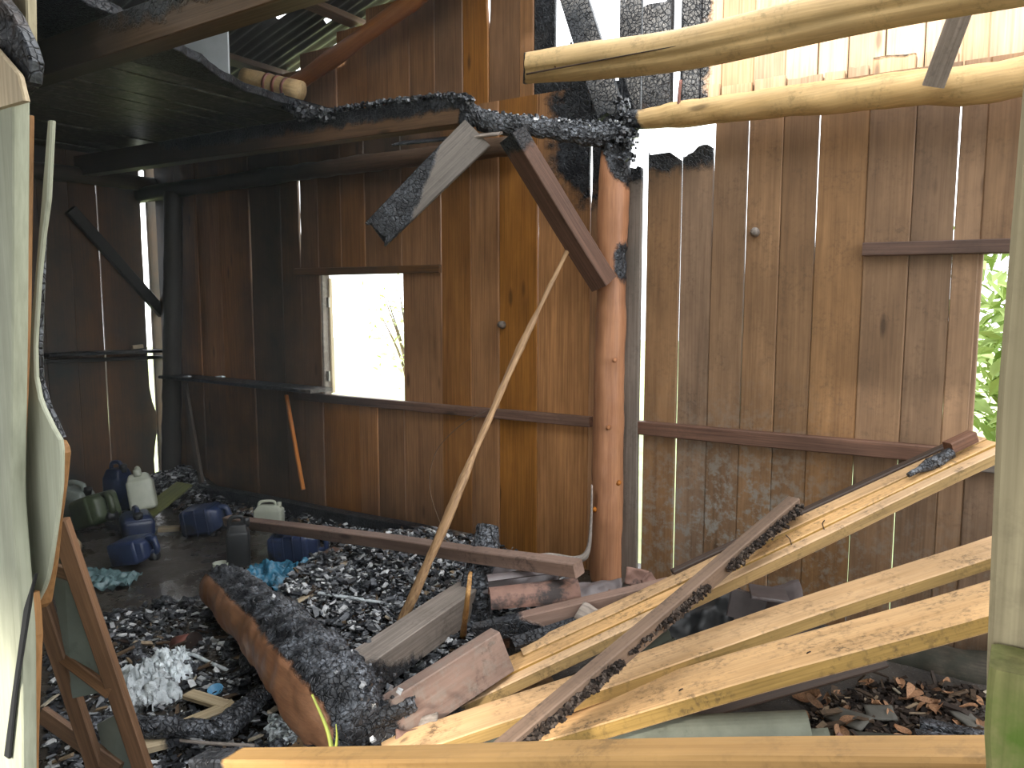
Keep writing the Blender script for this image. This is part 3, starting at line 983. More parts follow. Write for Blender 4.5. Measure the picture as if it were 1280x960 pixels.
# charred tie beam from the broken joist to the post
TB = empty('tie_beam', onY(600, 150, 3.3))
tag(TB, 'black charred tie beam with white ash on top, running to the post', 'beam')
log('burnt_timber', [onY(578, 138, 3.24), onY(612, 152, 3.3), onY(670, 160, 3.42), onY(730, 168, 3.55), onY(792, 166, 3.68)], [0.065, 0.055, 0.05, 0.055, 0.07], M_CHAR, TB, ns=28, n=70, char=lambda wp, s, di: 1.0, cell=30, fine=True)
spikes('ash_crust', [onY(600, 143, 3.28), onY(660, 148, 3.4), onY(730, 156, 3.53), onY(775, 156, 3.62)], 420, 0.014, M_ASHY, TB, 0.014, 8, (0.3, 1))
o = board('ash_board', onY(492, 180, 3.12), onY(628, 166, 3.28), 0.12, 0.012, (0, -0.35, 1), M_GREY, jag=(0.05, 0.02), char=lambda wp, s, a, b: 0.9 - 0.75 * sstep(0.3, 0.8, s), k=6)
tag(o, 'thin ash-edged board caught under the broken joist end', 'board')

# ---- roof remnant over the left half
roof = struct(empty('roof', (-4.2, 2.3, 3.2)), 'remaining corrugated roof over the loft')
def roof_sheet(y0, y1, x0, x1, seed):
    rnd = random.Random(seed)
    ny_, nx_ = int((y1 - y0) / 0.0125), 34
    V, Fc = [], []
    for i in range(nx_ + 1):
        for j in range(ny_ + 1):
            x = lerp(x0, x1, i / nx_); y = lerp(y0, y1, j / ny_)
            V.append((x, y, roof_z(x) + 0.09 + 0.012 * math.sin(y * 2 * math.pi / 0.075) + 0.01 * noise.noise(Vector((x * 2, y * 2, seed)))))
    for i in range(nx_):
        for j in range(ny_):
            if noise.noise(Vector((lerp(x0, x1, i / nx_) * 2.6, lerp(y0, y1, j / ny_) * 5, seed * 3))) > 0.60:
                continue
            Fc.append((i * (ny_ + 1) + j, (i + 1) * (ny_ + 1) + j, (i + 1) * (ny_ + 1) + j + 1, i * (ny_ + 1) + j + 1))
    o = mk('roof_sheet', V, Fc, Matrix.Identity(4), M_SOOTTIN, roof, True)
    md = o.modifiers.new('thickness', 'SOLIDIFY')
    md.thickness = 0.004
    return o
M_SOOTTIN = plain('sooty_corrugated_iron', (0.045, 0.042, 0.04), 0.5, 0.4, 5, 0.5, bump=0.2, dirt=(0.55, (0.06, 0.03, 0.02)))
for q, (y0, y1, x1) in enumerate([(0.45, 1.35, -4.3), (1.3, 2.2, -2.9), (2.15, 3.05, -2.25), (3.0, 3.95, -2.15)]):
    roof_sheet(y0, y1, XL - 0.3, x1, q)
for x in (-5.4, -4.5, -3.75, -3.0, -2.4):
    board('purlin', (x, 0.5 if x < -4 else (1.3 if x < -3 else 1.9), roof_z(x) + 0.045), (x, 3.9, roof_z(x) + 0.045), 0.08, 0.045, (-0.28, 0, 1), M_JOIST, roof, soot=lambda p: 0.3)
ra, rb = onY(352, 118, 3.62), onY(545, -20, 3.62)
o = log('rafter', [ra - (rb - ra) * 0.2, ra, rb, rb + (rb - ra) * 0.5], [0.055, 0.055, 0.05, 0.05], M_POST, soot=lambda p: 0.35)
tag(o, 'reddish round rafter rising to the right under the corrugated roof', 'rafter')
ra2, rb2 = Vector((XL, 1.9, roof_z(XL) - 0.02)), Vector((-2.3, 1.9, roof_z(-2.3) - 0.02))
o = log('rafter', [ra2, rb2], [0.05, 0.05], M_POST, soot=lambda p: 0.5)
tag(o, 'sooty rafter above the near part of the loft', 'rafter')
o = empty('loft_log', onY(340, 110, 3.3))
tag(o, 'yellow log end with dark red bands resting on the burnt loft edge', 'log')
la, lb = onY(305, 97, 3.2), onY(376, 114, 3.3)
log('log_end', [la, lb], [0.055, 0.06], M_LOG, o, rough=0.003)
for f in (0.42, 0.58, 0.74):
    c = la.lerp(lb, f)
    log('band', [c, c + (lb - la) * 0.045], [0.0615, 0.0615], M_CAN, o, rough=0.0, n=2)
o = board('grey_sheet', onY(256, 100, 2.75), onY(252, -12, 2.75), 0.34, 0.012, (0.25, -1, 0), M_LSHEET)
tag(o, 'pale grey sheet standing upright in the loft behind the burnt edge', 'panel')

# ================================================================== THINGS: standing timbers
PT = empty('post', onY(757, 728, 3.66))
tag(PT, 'reddish round wooden post in the middle of the back wall, charred at the top', 'post')
pz = onY(765, 178, 3.66)
pb = onY(757, 738, 3.66)
def post_char(wp, s, di):
    spot = onY(778, 325, 3.58)
    d = ((wp.x - spot.x) / 0.06) ** 2 + ((wp.z - spot.z) / 0.15) ** 2
    return max(sstep(2.10, 2.34, wp.z + 0.25 * (di.x) * 0.4), 0.95 * math.exp(-d), 0.7 * sstep(0.12, 0.0, wp.z))
TRK = log('trunk', [Vector((pb.x, 3.66, -0.05)), Vector((lerp(pb.x, pz.x, .5) + 0.004, 3.66, 1.2)), Vector((pz.x + 0.02, 3.66, pz.z))], [0.088, 0.080, 0.078], M_POST, PT, ns=40, n=110, rough=0.004, char=post_char, N=(0, -1, 0), jag=(0, 0.05))
for px, py in [(769, 450), (761, 534), (774, 603), (744, 636)]:
    c = onY(px, py, 3.585)
    log('knob', [c, c + Vector((0.004, -0.022, -0.004))], [0.013, 0.010], M_POST, TRK, ns=10, n=3, rough=0.001)
spikes('charcoal_crust', [onY(775, 130, 3.64), onY(783, 160, 3.62), onY(785, 200, 3.6)], 260, 0.02, M_ASHY, PT, 0.02, 9, (0, 0.7))
o = board('plank_post', onY(785, 735, 3.76), onY(792, 204, 3.76), 0.10, 0.03, (0, -1, 0), M_GREY, soot=lambda p: 0.35, char=lambda wp, s, a, b: 0.9 * sstep(0.93, 1.0, s), jag=(0, 0.06), k=6)
tag(o, 'grey weathered upright plank beside the reddish post', 'plank')
o = log('corner_post', [onY(214, 612, 3.70), onY(217, 240, 3.70)], [0.075, 0.07], M_DARK, soot=lambda p: 0.8, N=(0, -1, 0))
tag(o, 'dark sooty post in the far left corner', 'post')

# burnt studs above the post
o = board('burnt_stud', onY(822, 140, 3.72), onY(822, 82, 3.72) + Vector((0, 0, 0.35)), 0.15, 0.05, (0, -1, 0), M_DARK, char=lambda wp, s, a, b: 0.62 + 0.3 * s, jag=(0.02, 0.12), k=6)
tag(o, 'short black burnt stud standing on the right plate log', 'stud')
o = board('burnt_brace', onY(766, 150, 3.64), onY(705, -45, 3.64), 0.14, 0.06, (0.2, -1, 0), M_DARK, char=lambda wp, s, a, b: 0.8, k=6, jag=(0.05, 0.02))
tag(o, 'black burnt brace slanting up to the left above the post', 'brace')
tube_pts = [onY(848, 140, 3.6), onY(849, 118, 3.6), onY(851, 100, 3.6)]
o = tube('rusty_spike', tube_pts, 0.008, M_CAN, n=10)
tag(o, 'rusty spike standing up from the right plate log', 'spike')

# logs
o = log('plate_log', [onY(780, 152, 3.64), onY(860, 142, 3.64), onY(1000, 125, 3.62), onY(1150, 109, 3.62), onY(1290, 92, 3.62), Vector((1.4, 3.6, 2.63))], [0.042, 0.058, 0.068, 0.072, 0.075, 0.075], M_LOG, ns=24, n=70, N=(0, -1, 0),
        char=lambda wp, s, di: 1.1 - s / 0.11)
tag(o, 'peeled pale plate log running right from the post, black at its left tip', 'log')
lg = empty('fallen_log', onY(660, 90, 3.0))
tag(lg, 'yellow split pole slanting across the top right, its broken end by the post', 'log')
a, b2 = onY(658, 92, 2.95), onY(1190, -8, 2.75)
def split_prof(i, n):
    out = []
    for q in range(28):
        an = 2 * math.pi * q / 28
        r = 0.074 * (1 - 0.14 * sstep(0.15, 0.0, i / n)) * (1 + 0.04 * math.sin(3 * an + 1))
        g = abs(((an - 3.55 + math.pi) % (2 * math.pi)) - math.pi)
        if g < 0.14:
            r *= 0.86
        out.append((math.cos(an) * r, math.sin(an) * r))
    return out
sweep('pole', resample([a, a.lerp(b2, 0.5) + Vector((0, 0, -0.02)), b2, b2 + (b2 - a) * 0.35], 70), (0, 0, 1), split_prof, M_LOG, lg, True, (0.05, 0), warp=0.02,
      char=lambda wp, s, a, b: 0.75 * sstep(0.02, 0.0, s))
tube('crack', [a.lerp(b2, f) + Vector((0.0, -0.0715, -0.026)) for f in (0.03, 0.2, 0.4, 0.62)], 0.004, M_DARK, lg, ns=6, n=30, r2=0.001)
for f in (0.12, 0.30, 0.55):
    c = a.lerp(b2, f) + Vector((0.0, -0.055, -0.01))
    log('knot', [c, c + Vector((0, -0.012, 0.0))], [0.012, 0.006], M_RED, lg, ns=8, n=2, rough=0.001)
o = board('grey_strut', onY(1166, 108, 3.45), onY(1217, -30, 3.3), 0.078, 0.025, (0.3, -1, 0.1), M_GREY, k=4)
tag(o, 'grey narrow board slanting down onto the right plate log', 'board')

# braces hanging from the broken joist
A, B = onY(640, 168, 3.22), onY(756, 356, 3.56)
o = board('knee_brace', A, B, 0.10, 0.115, (0.55, -0.55, 0.75), M_RED, k=6, char=lambda wp, s, a, b: 0.85 - s * 4.5 + (0.1 if b > 0 else 0), warp=0.006, jag=(0, 0.01))
tag(o, 'brown squared knee brace slanting down from the joist to the post', 'brace')
A, B = onY(598, 168, 3.22), onY(463, 298, 2.85)
o = board('hanging_board', A, B, 0.18, 0.035, CAM - (A + B) / 2 + Vector((0, 0, 1.2)), M_GREY, k=7, w2=0.15, jag=(0, 0.09), char=lambda wp, s, a, b: sstep(0.25, 0.75, s - (a * 3.0)) * 1.1, warp=0.01, soot=lambda p: 0.3)
tag(o, 'grey hanging board with a black burnt lower end below the joist', 'board')

# leaning pole, wire
pp = [onZ(500, 782, 0.18), dep(556, 655, 3.28), dep(602, 545, 3.48), dep(655, 425, 3.7), onY(712, 308, 3.46)]
o = log('leaning_pole', pp, [0.022, 0.021, 0.020, 0.017, 0.009], M_STICK, ns=10, n=70, rough=0.004, N=(0, -1, 0), flat=0.7)
tag(o, 'long thin split pole leaning from the ash heap up to the knee brace', 'pole')
wpts = [onY(612, 512, 3.2), onY(575, 532, 3.3), onY(545, 565, 3.4), onY(537, 605, 3.4), onY(545, 640, 3.3), onY(562, 678, 3.2), onY(590, 728, 3.05)]
o = tube('wire', wpts, 0.0025, M_WIRE, ns=6, n=60)
tag(o, 'thin loose wire curving beside the leaning pole', 'wire')

# nails / pegs on the back wall
for px, py, nm, lb in [(944, 291, 'peg', 'pale round peg on the right half of the back wall'), (628, 406, 'peg', 'pale peg on the reddish board left of the leaning pole')]:
    c = onY(px, py, YW - 0.005)
    o = log(nm, [c, c + Vector((0.005, -0.035, 0.004))], [0.022, 0.017], M_GREY, ns=10, n=4, rough=0.004, N=(0, 0, 1))
    tag(o, lb, 'peg')

# left corner: brace, shelves, stakes
o = board('corner_brace', onX(88, 262, XL + 0.05), onX(204, 392, XL + 0.05), 0.085, 0.05, (1, 0, 0), M_DARK, soot=lambda p: 0.9)
tag(o, 'black diagonal brace on the dark left wall', 'brace')
sh = tag(empty('shelf', onX(130, 440, XL + 0.1)), 'narrow black shelf on the dark left wall', 'shelf')
board('shelf_board', onX(52, 444, XL + 0.12), onX(206, 438, XL + 0.12), 0.22, 0.022, (0, 0, 1), M_DARK, sh, soot=lambda p: 0.85, char=lambda wp, s, a, b: 0.55, ash=lambda p: 0.6, jag=(0, .04))
board('shelf_batten', onX(52, 452, XL + 0.03), onX(206, 446, XL + 0.03), 0.03, 0.05, (1, 0, 0), M_DARK, sh, soot=lambda p: 0.85)
o = board('shelf_scrap', onX(165, 434, XL + 0.12), onX(178, 432.5, XL + 0.12), 0.03, 0.03, (0, 0, 1), M_PINE)
tag(o, 'small pale block on the left wall shelf', 'block')
sh = tag(empty('shelf', onY(310, 475, 3.66)), 'burnt narrow shelf along the back wall left of the window', 'shelf')
board('shelf_board', onY(212, 470, 3.68), onY(402, 488, 3.66), 0.20, 0.025, (0, 0, 1), M_DARK, sh, soot=lambda p: 0.6, char=lambda wp, s, a, b: 0.8 - 0.5 * sstep(0.85, 1, s), k=7, ash=lambda p: 0.8)
for a, b2, lb in [((231, 480), (252, 604), 'bracket_post'), ((358, 494), (379, 612), 'bracket_post')]:
    board('bracket_post', onY(a[0], a[1], 3.66), onY(b2[0], b2[1], 3.55), 0.05 if a[0] < 300 else 0.022, 0.025, (0, -1, 0), M_JOIST if a[0] < 300 else M_POST, sh, soot=(lambda p: 0.75) if a[0] < 300 else None)
for k, (px, py, lb) in enumerate([(230, 471, 'white scrap at the left end of the back wall shelf'), (272, 471, 'white scrap in the middle of the back wall shelf')]):
    c = onY(px, py, 3.62)
    o = board('paper_scrap', c, c + Vector((0.06, 0.01, 0.005)), 0.04, 0.012, (0, 0.2, 1), M_FOAM, segs=3)
    tag(o, lb, 'scrap')

# ================================================================== THINGS: the heap of boards on the right
def gz(px, py, z=0.0):
    return onZ(px, py, z)

def nail_on(parent, p, N, bend=0.0, L=0.04):
    N = Vector(N).normalized()
    return tube('nail', [p, p + N * L * 0.6, p + N * L + Vector((bend, 0, 0))], 0.0022, M_NAIL, parent, ns=6, n=6)

# three boards stacked flat, their right ends up on the window sill rail
a0, b0 = gz(548, 897, 0.13), onY(1262, 560, 3.50)
d0 = (b0 - a0).normalized()
back = Vector((0, 0, 1)).cross(d0).normalized()
if back.dot((a0 + b0) / 2 - CAM) < 0:
    back = -back
upn = d0.cross(back)
if upn.z < 0:
    upn = -upn
s3 = slab('pine_board', a0, b0, 0.11, 0.045, M_FRESH, edge=M_FEDGE_SHADE, segs=44, k=6, warp=0.008, char=lambda wp, s, a, b: 0.85 * sstep(0.10, 0.0, s) , jag=(0.06, 0))
tag(s3, 'front board of the long stack leaning on the right window sill', 'board')
for f, bd in [(0.66, 0.012), (0.60, -0.01)]:
    nail_on(s3, a0.lerp(b0, f) + back * 0.04, upn, bd)
off2 = back * 0.05 + upn * 0.012
s2 = slab('pine_board', a0 + off2 + d0 * 0.12, b0 + off2, 0.11, 0.024, M_FRESH, edge=M_FEDGE_SHADE, segs=40, k=6, warp=0.006, char=lambda wp, s, a, b: 0.5 * sstep(0.08, 0.0, s))
tag(s2, 'middle board of the long stack leaning on the right window sill', 'board')
off1 = back * 0.105 + upn * 0.024
s1 = slab('pine_board', a0 + off1 + d0 * 0.35, b0 + off1, 0.075, 0.022, M_FRESH, edge=M_FEDGE_SHADE, segs=36, k=5, warp=0.006)
tag(s1, 'rearmost narrow board on top of the long leaning stack', 'board')
off0 = back * 0.165 + upn * 0.034
o = slab('dark_lath', a0.lerp(b0, 0.42) + off0, b0 + off0, 0.035, 0.02, M_DARK)
tag(o, 'thin dark lath along the back of the long leaning stack', 'lath')
# burnt piece and brown block lying on the stack
q0, q1 = a0.lerp(b0, 0.835) + back * 0.075 + upn * 0.035, a0.lerp(b0, 0.925) + back * 0.09 + upn * 0.035
o = log('charred_stick', [q0, q0.lerp(q1, .5), q1], [0.012, 0.028, 0.025], M_CHAR, ns=20, n=30, char=lambda *a: 1.0, cell=40, fine=True)
tag(o, 'black charred stick lying on the long leaning stack', 'stick')
o = board('brown_block', a0.lerp(b0, 0.925) + back * 0.10 + upn * 0.055, a0.lerp(b0, 0.975) + back * 0.10 + upn * 0.055, 0.05, 0.045, upn, M_RED, segs=4)
tag(o, 'small brown block on the upper end of the long leaning stack', 'block')

# second board, then the wide front board
a2, b2_ = gz(478, 952, 0.16), dep(1252, 690, 2.75)
o = slab('pine_board', a2, b2_ + (b2_ - a2) * 0.16, 0.155, 0.045, M_FRESH, edge=M_FEDGE_SHADE, segs=44, k=6, warp=0.01, roll=R(-4))
tag(o, 'narrow yellow board between the long stack and the wide front board', 'board')
second = o
a3, b3 = dep(636, 940, 2.35), dep(1245, 764, 2.15)
o = slab('pine_board', a3, b3 + (b3 - a3) * 0.30, 0.24, 0.05, M_FRESH, edge=M_FEDGE_SHADE, segs=44, k=7, warp=0.012, roll=R(-6))
tag(o, 'wide yellow board in front of the heap with a worn pale face', 'board')
wide = o
for f, g in [(0.35, 0.08), (0.62, 0.12)]:
    nail_on(wide, a3.lerp(b3, f) + Vector((0, 0.08, 0.0)), (0, 0, 1), 0.01, 0.02)
# low trestle under their raised right ends
def at_x(p, q, x):
    return p.lerp(q, (x - p.x) / (q.x - p.x))
tw, ts = at_x(a3, b3, 0.22), at_x(a2, b2_, 0.22)
TR = tag(empty('trestle', (0.22, (tw.y + ts.y) / 2, 0)), 'low rough trestle under the raised right ends of the yellow boards', 'trestle')
td = (ts - tw).normalized()
t0, t1 = tw - td * 0.25, ts + td * 0.30
dz = Vector((0, 0, -0.105))
log('bearer', [t0 + dz, t1 + dz], [0.045, 0.045], M_GREY, TR)
for p in (t0 + td * 0.1, t1 - td * 0.1):
    for sx in (-0.16, 0.16):
        board('leg', p + dz, Vector((p.x + sx, p.y, 0)), 0.05, 0.04, (0, -1, 0), M_GREY, TR)
# board lying at the far left of the heap, reaching from the floor behind the front rail
o = slab('pine_board', dep(250, 968, 2.55), dep(700, 868, 2.75), 0.26, 0.04, M_FRESH, edge=M_FEDGE_SHADE, segs=20, k=6, warp=0.008)
tag(o, 'short yellow board at the left foot of the heap under the bark-edged plank', 'board')
# broken rail across the bottom, nailed to the near post
ra, rb = onY(258, 962, YF + 0.06), onY(1236, 967, YF + 0.06)
RN = tag(empty('front_rail', rb), 'orange-brown broken rail across the bottom, burnt at its left end', 'rail')
ru = Vector((0, 0, 1))
o = board('rail_board', onY(256, 968, YF + 0.035), onY(1255, 985, YF + 0.035), 0.075, 0.05, (0, -1, 0.0), M_RAIL, RN, k=6, segs=40,
          char=lambda wp, s, a, b: 1.1 * sstep(0.13, 0.03, s))

# bark-edged plank crossing over the heap
xa, xb_ = dep(598, 962, 2.02), a0.lerp(b0, 0.66) + back * 0.15 + upn * 0.10
XP = tag(empty('bark_plank', xa), 'dark bark-edged plank lying across the yellow boards', 'plank')
xd = (xb_ - xa).normalized()
o = slab('plank_body', xa, xb_, 0.05, 0.062, M_XP, segs=40, k=5, warp=0.008, roll=R(0))
o.parent = XP
o.matrix_parent_inverse = WM[XP].inverted()
sb = Vector((0, 0, 1)).cross(xd).normalized()
if sb.dot(xa - CAM) < 0:
    sb = -sb
for f0, f1, n, sd_ in [(0.06, 0.34, 1100, 1), (0.47, 0.62, 420, 2), (0.70, 0.99, 700, 3), (0.38, 0.46, 60, 4)]:
    dn = Vector((0, 0, -0.032)) - sb * 0.003
    spikes('bark_crust', [xa.lerp(xb_, f0) + dn, xa.lerp(xb_, f1) + dn], n, 0.011, M_CRUMB, XP, 0.009, sd_, (0, 1))

# grey fibre-cement half pipes
def half_pipe(name, A, B, r, mat, parent=None, arc=math.pi, N=(0, 0, 1), t=0.008, n=20, na=14, taper=1.0):
    A, B = Vector(A), Vector(B)
    M, d, S, N = frame(B - A, Vector(N), A)
    L = (B - A).length
    V, Fc = [], []
    k = 2 * (na + 1)
    for i in range(n + 1):
        s = i / n
        rr = lerp(r, r * taper, s)
        ring = []
        for q in range(na + 1):
            an = -arc / 2 + arc * q / na
            ring.append((math.sin(an) * rr, math.cos(an) * rr))
        for q in range(na, -1, -1):
            an = -arc / 2 + arc * q / na
            ring.append((math.sin(an) * (rr - t), math.cos(an) * (rr - t)))
        for a, b in ring:
            V.append((s * L, a, b))
    for i in range(n):
        for q in range(k):
            q2 = (q + 1) % k
            Fc.append((i * k + q, (i + 1) * k + q, (i + 1) * k + q2, i * k + q2))
    for q in range(na):
        Fc.append((q, q + 1, k - 2 - q, k - 1 - q))
        e = n * k
        Fc.append((e + q + 1, e + q, e + k - 1 - q, e + k - 2 - q))
    return mk(name, V, Fc, M, mat, parent, False)

o = half_pipe('ridge_tile', dep(610, 926, 2.5), dep(1010, 911, 2.35), 0.054, M_CEM, arc=math.pi * 1.05)
tag(o, 'grey-green round ridge tile lying under the wide front board', 'tile')
o = board('ridge_flange', dep(760, 944, 2.42), dep(1040, 928, 2.3), 0.10, 0.012, (0, -0.5, 1), M_CEM, k=5, warp=0.004)
tag(o, 'flat grey-green cement strip in front of the ridge tile', 'strip')
o = half_pipe('gutter_tile', dep(640, 892, 3.0), dep(840, 797, 2.95), 0.036, M_CEM)
tag(o, 'rear one of two narrow grey-green tiles between the yellow boards', 'tile')
o = half_pipe('gutter_tile', dep(640, 910, 2.86), dep(850, 810, 2.82), 0.040, M_CEM)
tag(o, 'front one of two narrow grey-green tiles between the yellow boards', 'tile')
# dark board under the wide one
o = board('dark_board', dep(830, 880, 2.60), dep(1095, 806, 2.72), 0.16, 0.022, CAM - dep(960, 850, 2.65) + Vector((0, 0, 0.7)), M_DARK, k=6)
tag(o, 'dark tilted board under the right part of the wide yellow board', 'board')
# crushed sheets and roof tiles behind the second board
def crumple(name, c, size, mat, rot=(0, 0, 0), n=22, amp=0.05, fold=8, seed=1, parent=None, th=0.004):
    V, Fc = [], []
    for i in range(n + 1):
        for j in range(n + 1):
            x = (i / n - .5) * size[0]; y = (j / n - .5) * size[1]
            z = amp * (noise.noise(Vector((x * fold, y * fold, seed))) + 0.5 * noise.noise(Vector((x * fold * 2.7, y * fold * 2.7, seed + 5))))
            e = 0.06 * min(size[0], size[1])
            V.append((x + e * noise.noise(Vector((y * 20, seed, i % 2))), y + e * noise.noise(Vector((x * 20, 3, seed))), z))
    for i in range(n):
        for j in range(n):
            Fc.append((i * (n + 1) + j, (i + 1) * (n + 1) + j, (i + 1) * (n + 1) + j + 1, i * (n + 1) + j + 1))
    M = Matrix.Translation(Vector(c)) @ Euler(rot).to_matrix().to_4x4()
    o = mk(name, V, Fc, M, mat, parent, True)
    md = o.modifiers.new('thickness', 'SOLIDIFY')
    md.thickness = th
    return o
o = crumple('black_tarp', dep(885, 792, 3.1) + Vector((0, 0, 0.0)), (0.55, 0.4), M_BLACKP, (R(35), 0, R(20)), 26, 0.07, 6, 4)
tag(o, 'crumpled black plastic sheet between the two stacks of boards', 'sheet')
c = dep(958, 758, 3.0)
TL = tag(empty('tile_bundle', c), 'bundle of purple-grey roof tiles on edge behind the yellow boards', 'tiles')
for k in range(4):
    o = crumple('tile', c + Vector((0.02 * k - 0.03, 0.02 * k, -0.045 + 0.02 * k)), (0.19, 0.16), M_SHEET, (R(20), R(-12 - 4 * k), R(12)), 6, 0.01, 6, k, TL, 0.012)
o = board('tile_edge', c + Vector((-0.075, -0.03, -0.06)), c + Vector((-0.06, -0.02, 0.05)), 0.02, 0.14, (1, 0.3, 0), M_SHEET, TL)
o = board('tile_edge', c + Vector((-0.06, -0.02, 0.055)), c + Vector((0.07, 0.03, 0.045)), 0.14, 0.014, (0, 0, 1), M_SHEET, TL)

# ================================================================== THINGS: burnt timbers on the floor
o = board('long_timber', gz(284, 650, 0.14), dep(724, 711, 3.0), 0.06, 0.06, (0.1, -0.2, 1), M_PINK, segs=36, k=5, soot=lambda p: 0.2, warp=0.008)
tag(o, 'long thin timber lying from the canisters to the foot of the leaning pole', 'timber')
CL = tag(empty('charred_log', gz(380, 850)), 'thick charred log with a bare reddish flank in the middle of the ash', 'log')
clp = [gz(276, 728, 0.20), gz(330, 778, 0.22), gz(385, 835, 0.25), gz(425, 880, 0.24), gz(448, 915, 0.20)]
def cl_char(wp, s, di):
    side = di.x * -0.75 + di.y * -0.35           # towards the viewer's left
    return 0.85 - 1.5 * sstep(0.30, 0.75, side) * sstep(-0.55, 0.0, di.z + 0.5) + 0.5 * sstep(0.85, 1, s)
log('trunk', clp, [0.10, 0.125, 0.15, 0.145, 0.10], M_POST, CL, ns=72, n=150, rough=0.010, char=cl_char, cell=26, N=(0, 0, 1), soot=lambda p: 0.45)
spikes('charcoal_crust', [p + Vector((0.05, 0.02, 0.11)) for p in clp[1:]], 90, 0.016, M_ASHY, CL, 0.05, 12, (0.0, 0.9))
o = board('grey_timber', gz(432, 856, 0.20), gz(588, 748, 0.24), 0.125, 0.13, (0, -0.12, 1), M_GREY, segs=20, k=6, warp=0.006, char=lambda wp, s, a, b: 0.7 - 2.2 * s + (0.75 if b < 0.05 else 0))
tag(o, 'grey squared timber with a cracked face lying against the charred log', 'timber')
o = log('charred_stump', [gz(588, 795, 0.10), dep(600, 720, 3.42), dep(611, 655, 3.5)], [0.085, 0.075, 0.05], M_CHAR, ns=40, n=60, char=lambda *a: 1.0, cell=22, N=(0, -1, 0), fine=True, jag=(0, 0.05))
tag(o, 'upright black charred stump behind the grey timber', 'stump')
o = log('yellow_splinter', [gz(578, 800, 0.13), dep(584, 752, 2.9), dep(588, 716, 2.95)], [0.014, 0.011, 0.005], M_STICK, ns=6, n=12, rough=0.003, N=(0, -1, 0))
tag(o, 'thin yellow splinter standing between grey timber and stump', 'splinter')
o = slab('dark_beam', dep(590, 786, 2.95), dep(838, 727, 2.95), 0.06, 0.07, M_PINK, segs=20, k=5, char=lambda wp, s, a, b: 0.9 - 1.1 * sstep(0.1, 0.45, s) + (0.45 if b < 0.03 and s < 0.8 else 0))
tag(o, 'burnt beam with a brown right end pointing at the post', 'beam')
o = slab('brown_lath', gz(560, 825, 0.12), dep(722, 772, 2.95), 0.10, 0.03, M_RED, segs=12, k=5, char=lambda wp, s, a, b: 0.7 - 1.2 * s)
tag(o, 'brown flat board under the burnt beam', 'board')
tA, tB = dep(447, 928, 2.45), dep(628, 812, 2.72)
o = board('burnt_block', tA, tB, 0.07, 0.155, (-0.1, 0.15, 1), M_PINK, segs=24, k=6, char=lambda wp, s, a, b: 0.95 - 2.0 * sstep(0.1, 0.55, s), jag=(0.06, 0), ash=lambda p: 0.4)
tag(o, 'thick pinkish-brown timber with a charred left end beside the yellow stack', 'timber')
o = board('black_plank', dep(640, 812, 2.85), dep(850, 745, 3.1), 0.05, 0.09, (0, -0.6, 0.8), M_DARK, segs=10, char=lambda wp, s, a, b: 0.7)
tag(o, 'black plank on edge behind the yellow stack', 'plank')
o = log('bent_pipe', [dep(648, 698, 3.5), dep(690, 695, 3.5), dep(722, 699, 3.48), dep(735, 688, 3.48), dep(739, 650, 3.5), dep(740, 606, 3.52)], [0.012, 0.022, 0.020, 0.012, 0.008, 0.005], M_GREY, ns=10, n=40, rough=0.001)
tag(o, 'bent grey-pink pipe at the foot of the post', 'pipe')

# roof sheets and clay tiles in the heap
o = crumple('tin_sheet', dep(648, 716, 3.35), (0.36, 0.22), M_SHEET, (R(28), R(-4), R(16)), 24, 0.03, 5, 11)
tag(o, 'bent pinkish tin sheet beside the charred stump', 'sheet')
o = half_pipe('clay_tile', dep(612, 752, 3.05), dep(722, 742, 3.1), 0.055, M_TILE, N=(0, -0.3, 1), taper=1.15)
tag(o, 'half-round clay tile lying right of the charred stump', 'tile')
o = half_pipe('tin_gutter', dep(610, 735, 3.2), dep(708, 722, 3.25), 0.055, M_SHEET, N=(0.1, 0.5, 1), arc=2.0)
tag(o, 'grey tin gutter piece above the half-round clay tile', 'gutter')
o = crumple('tin_sheet', dep(745, 735, 3.3), (0.22, 0.12), M_SHEET, (R(20), R(-10), R(24)), 18, 0.03, 7, 15)
tag(o, 'small bent tin sheet left of the post foot', 'sheet')
for k, (px, py, t, s, rot, lb) in enumerate([
        (796, 722, 3.35, 0.10, (60, 10, 30), 'upright shard of clay tile at the post foot'),
        (812, 727, 3.3, 0.07, (70, -20, 70), 'narrow shard of clay tile right of the post foot'),
        (775, 752, 3.0, 0.11, (30, 15, 20), 'orange clay tile shard in the gap behind the yellow stack'),
        (752, 765, 2.95, 0.09, (15, -25, 60), 'curved clay shard in the dark gap behind the yellow stack'),
        (738, 770, 2.9, 0.10, (50, 20, 10), 'grey shard in the dark gap behind the yellow stack'),
        (515, 925, 2.45, 0.10, (40, 10, 50), 'pinkish shard at the left foot of the yellow boards'),
        (533, 905, 2.5, 0.07, (60, -20, 20), 'small whitish shard beside the burnt timber end')]):
    o = crumple('tile_shard', dep(px, py, t), (s, s * 0.75), M_TILE if k not in (4, 6) else M_GREY, tuple(R(x) for x in rot), 8, 0.02, 12, 20 + k, None, 0.009)
    tag(o, lb, 'shard')

# ================================================================== THINGS: canisters and junk on the left
def rbox(sx, sy, sz, bev, seg=3, taper=1.0):
    bm = bmesh.new()
    bmesh.ops.create_cube(bm, size=1.0)
    for v in bm.verts:
        f = taper if v.co.z > 0 else 1.0
        v.co = Vector((v.co.x * sx * f, v.co.y * sy * f, v.co.z * sz))
    bmesh.ops.bevel(bm, geom=bm.edges[:], offset=bev, segments=seg, profile=0.5, affect='EDGES')
    return bm

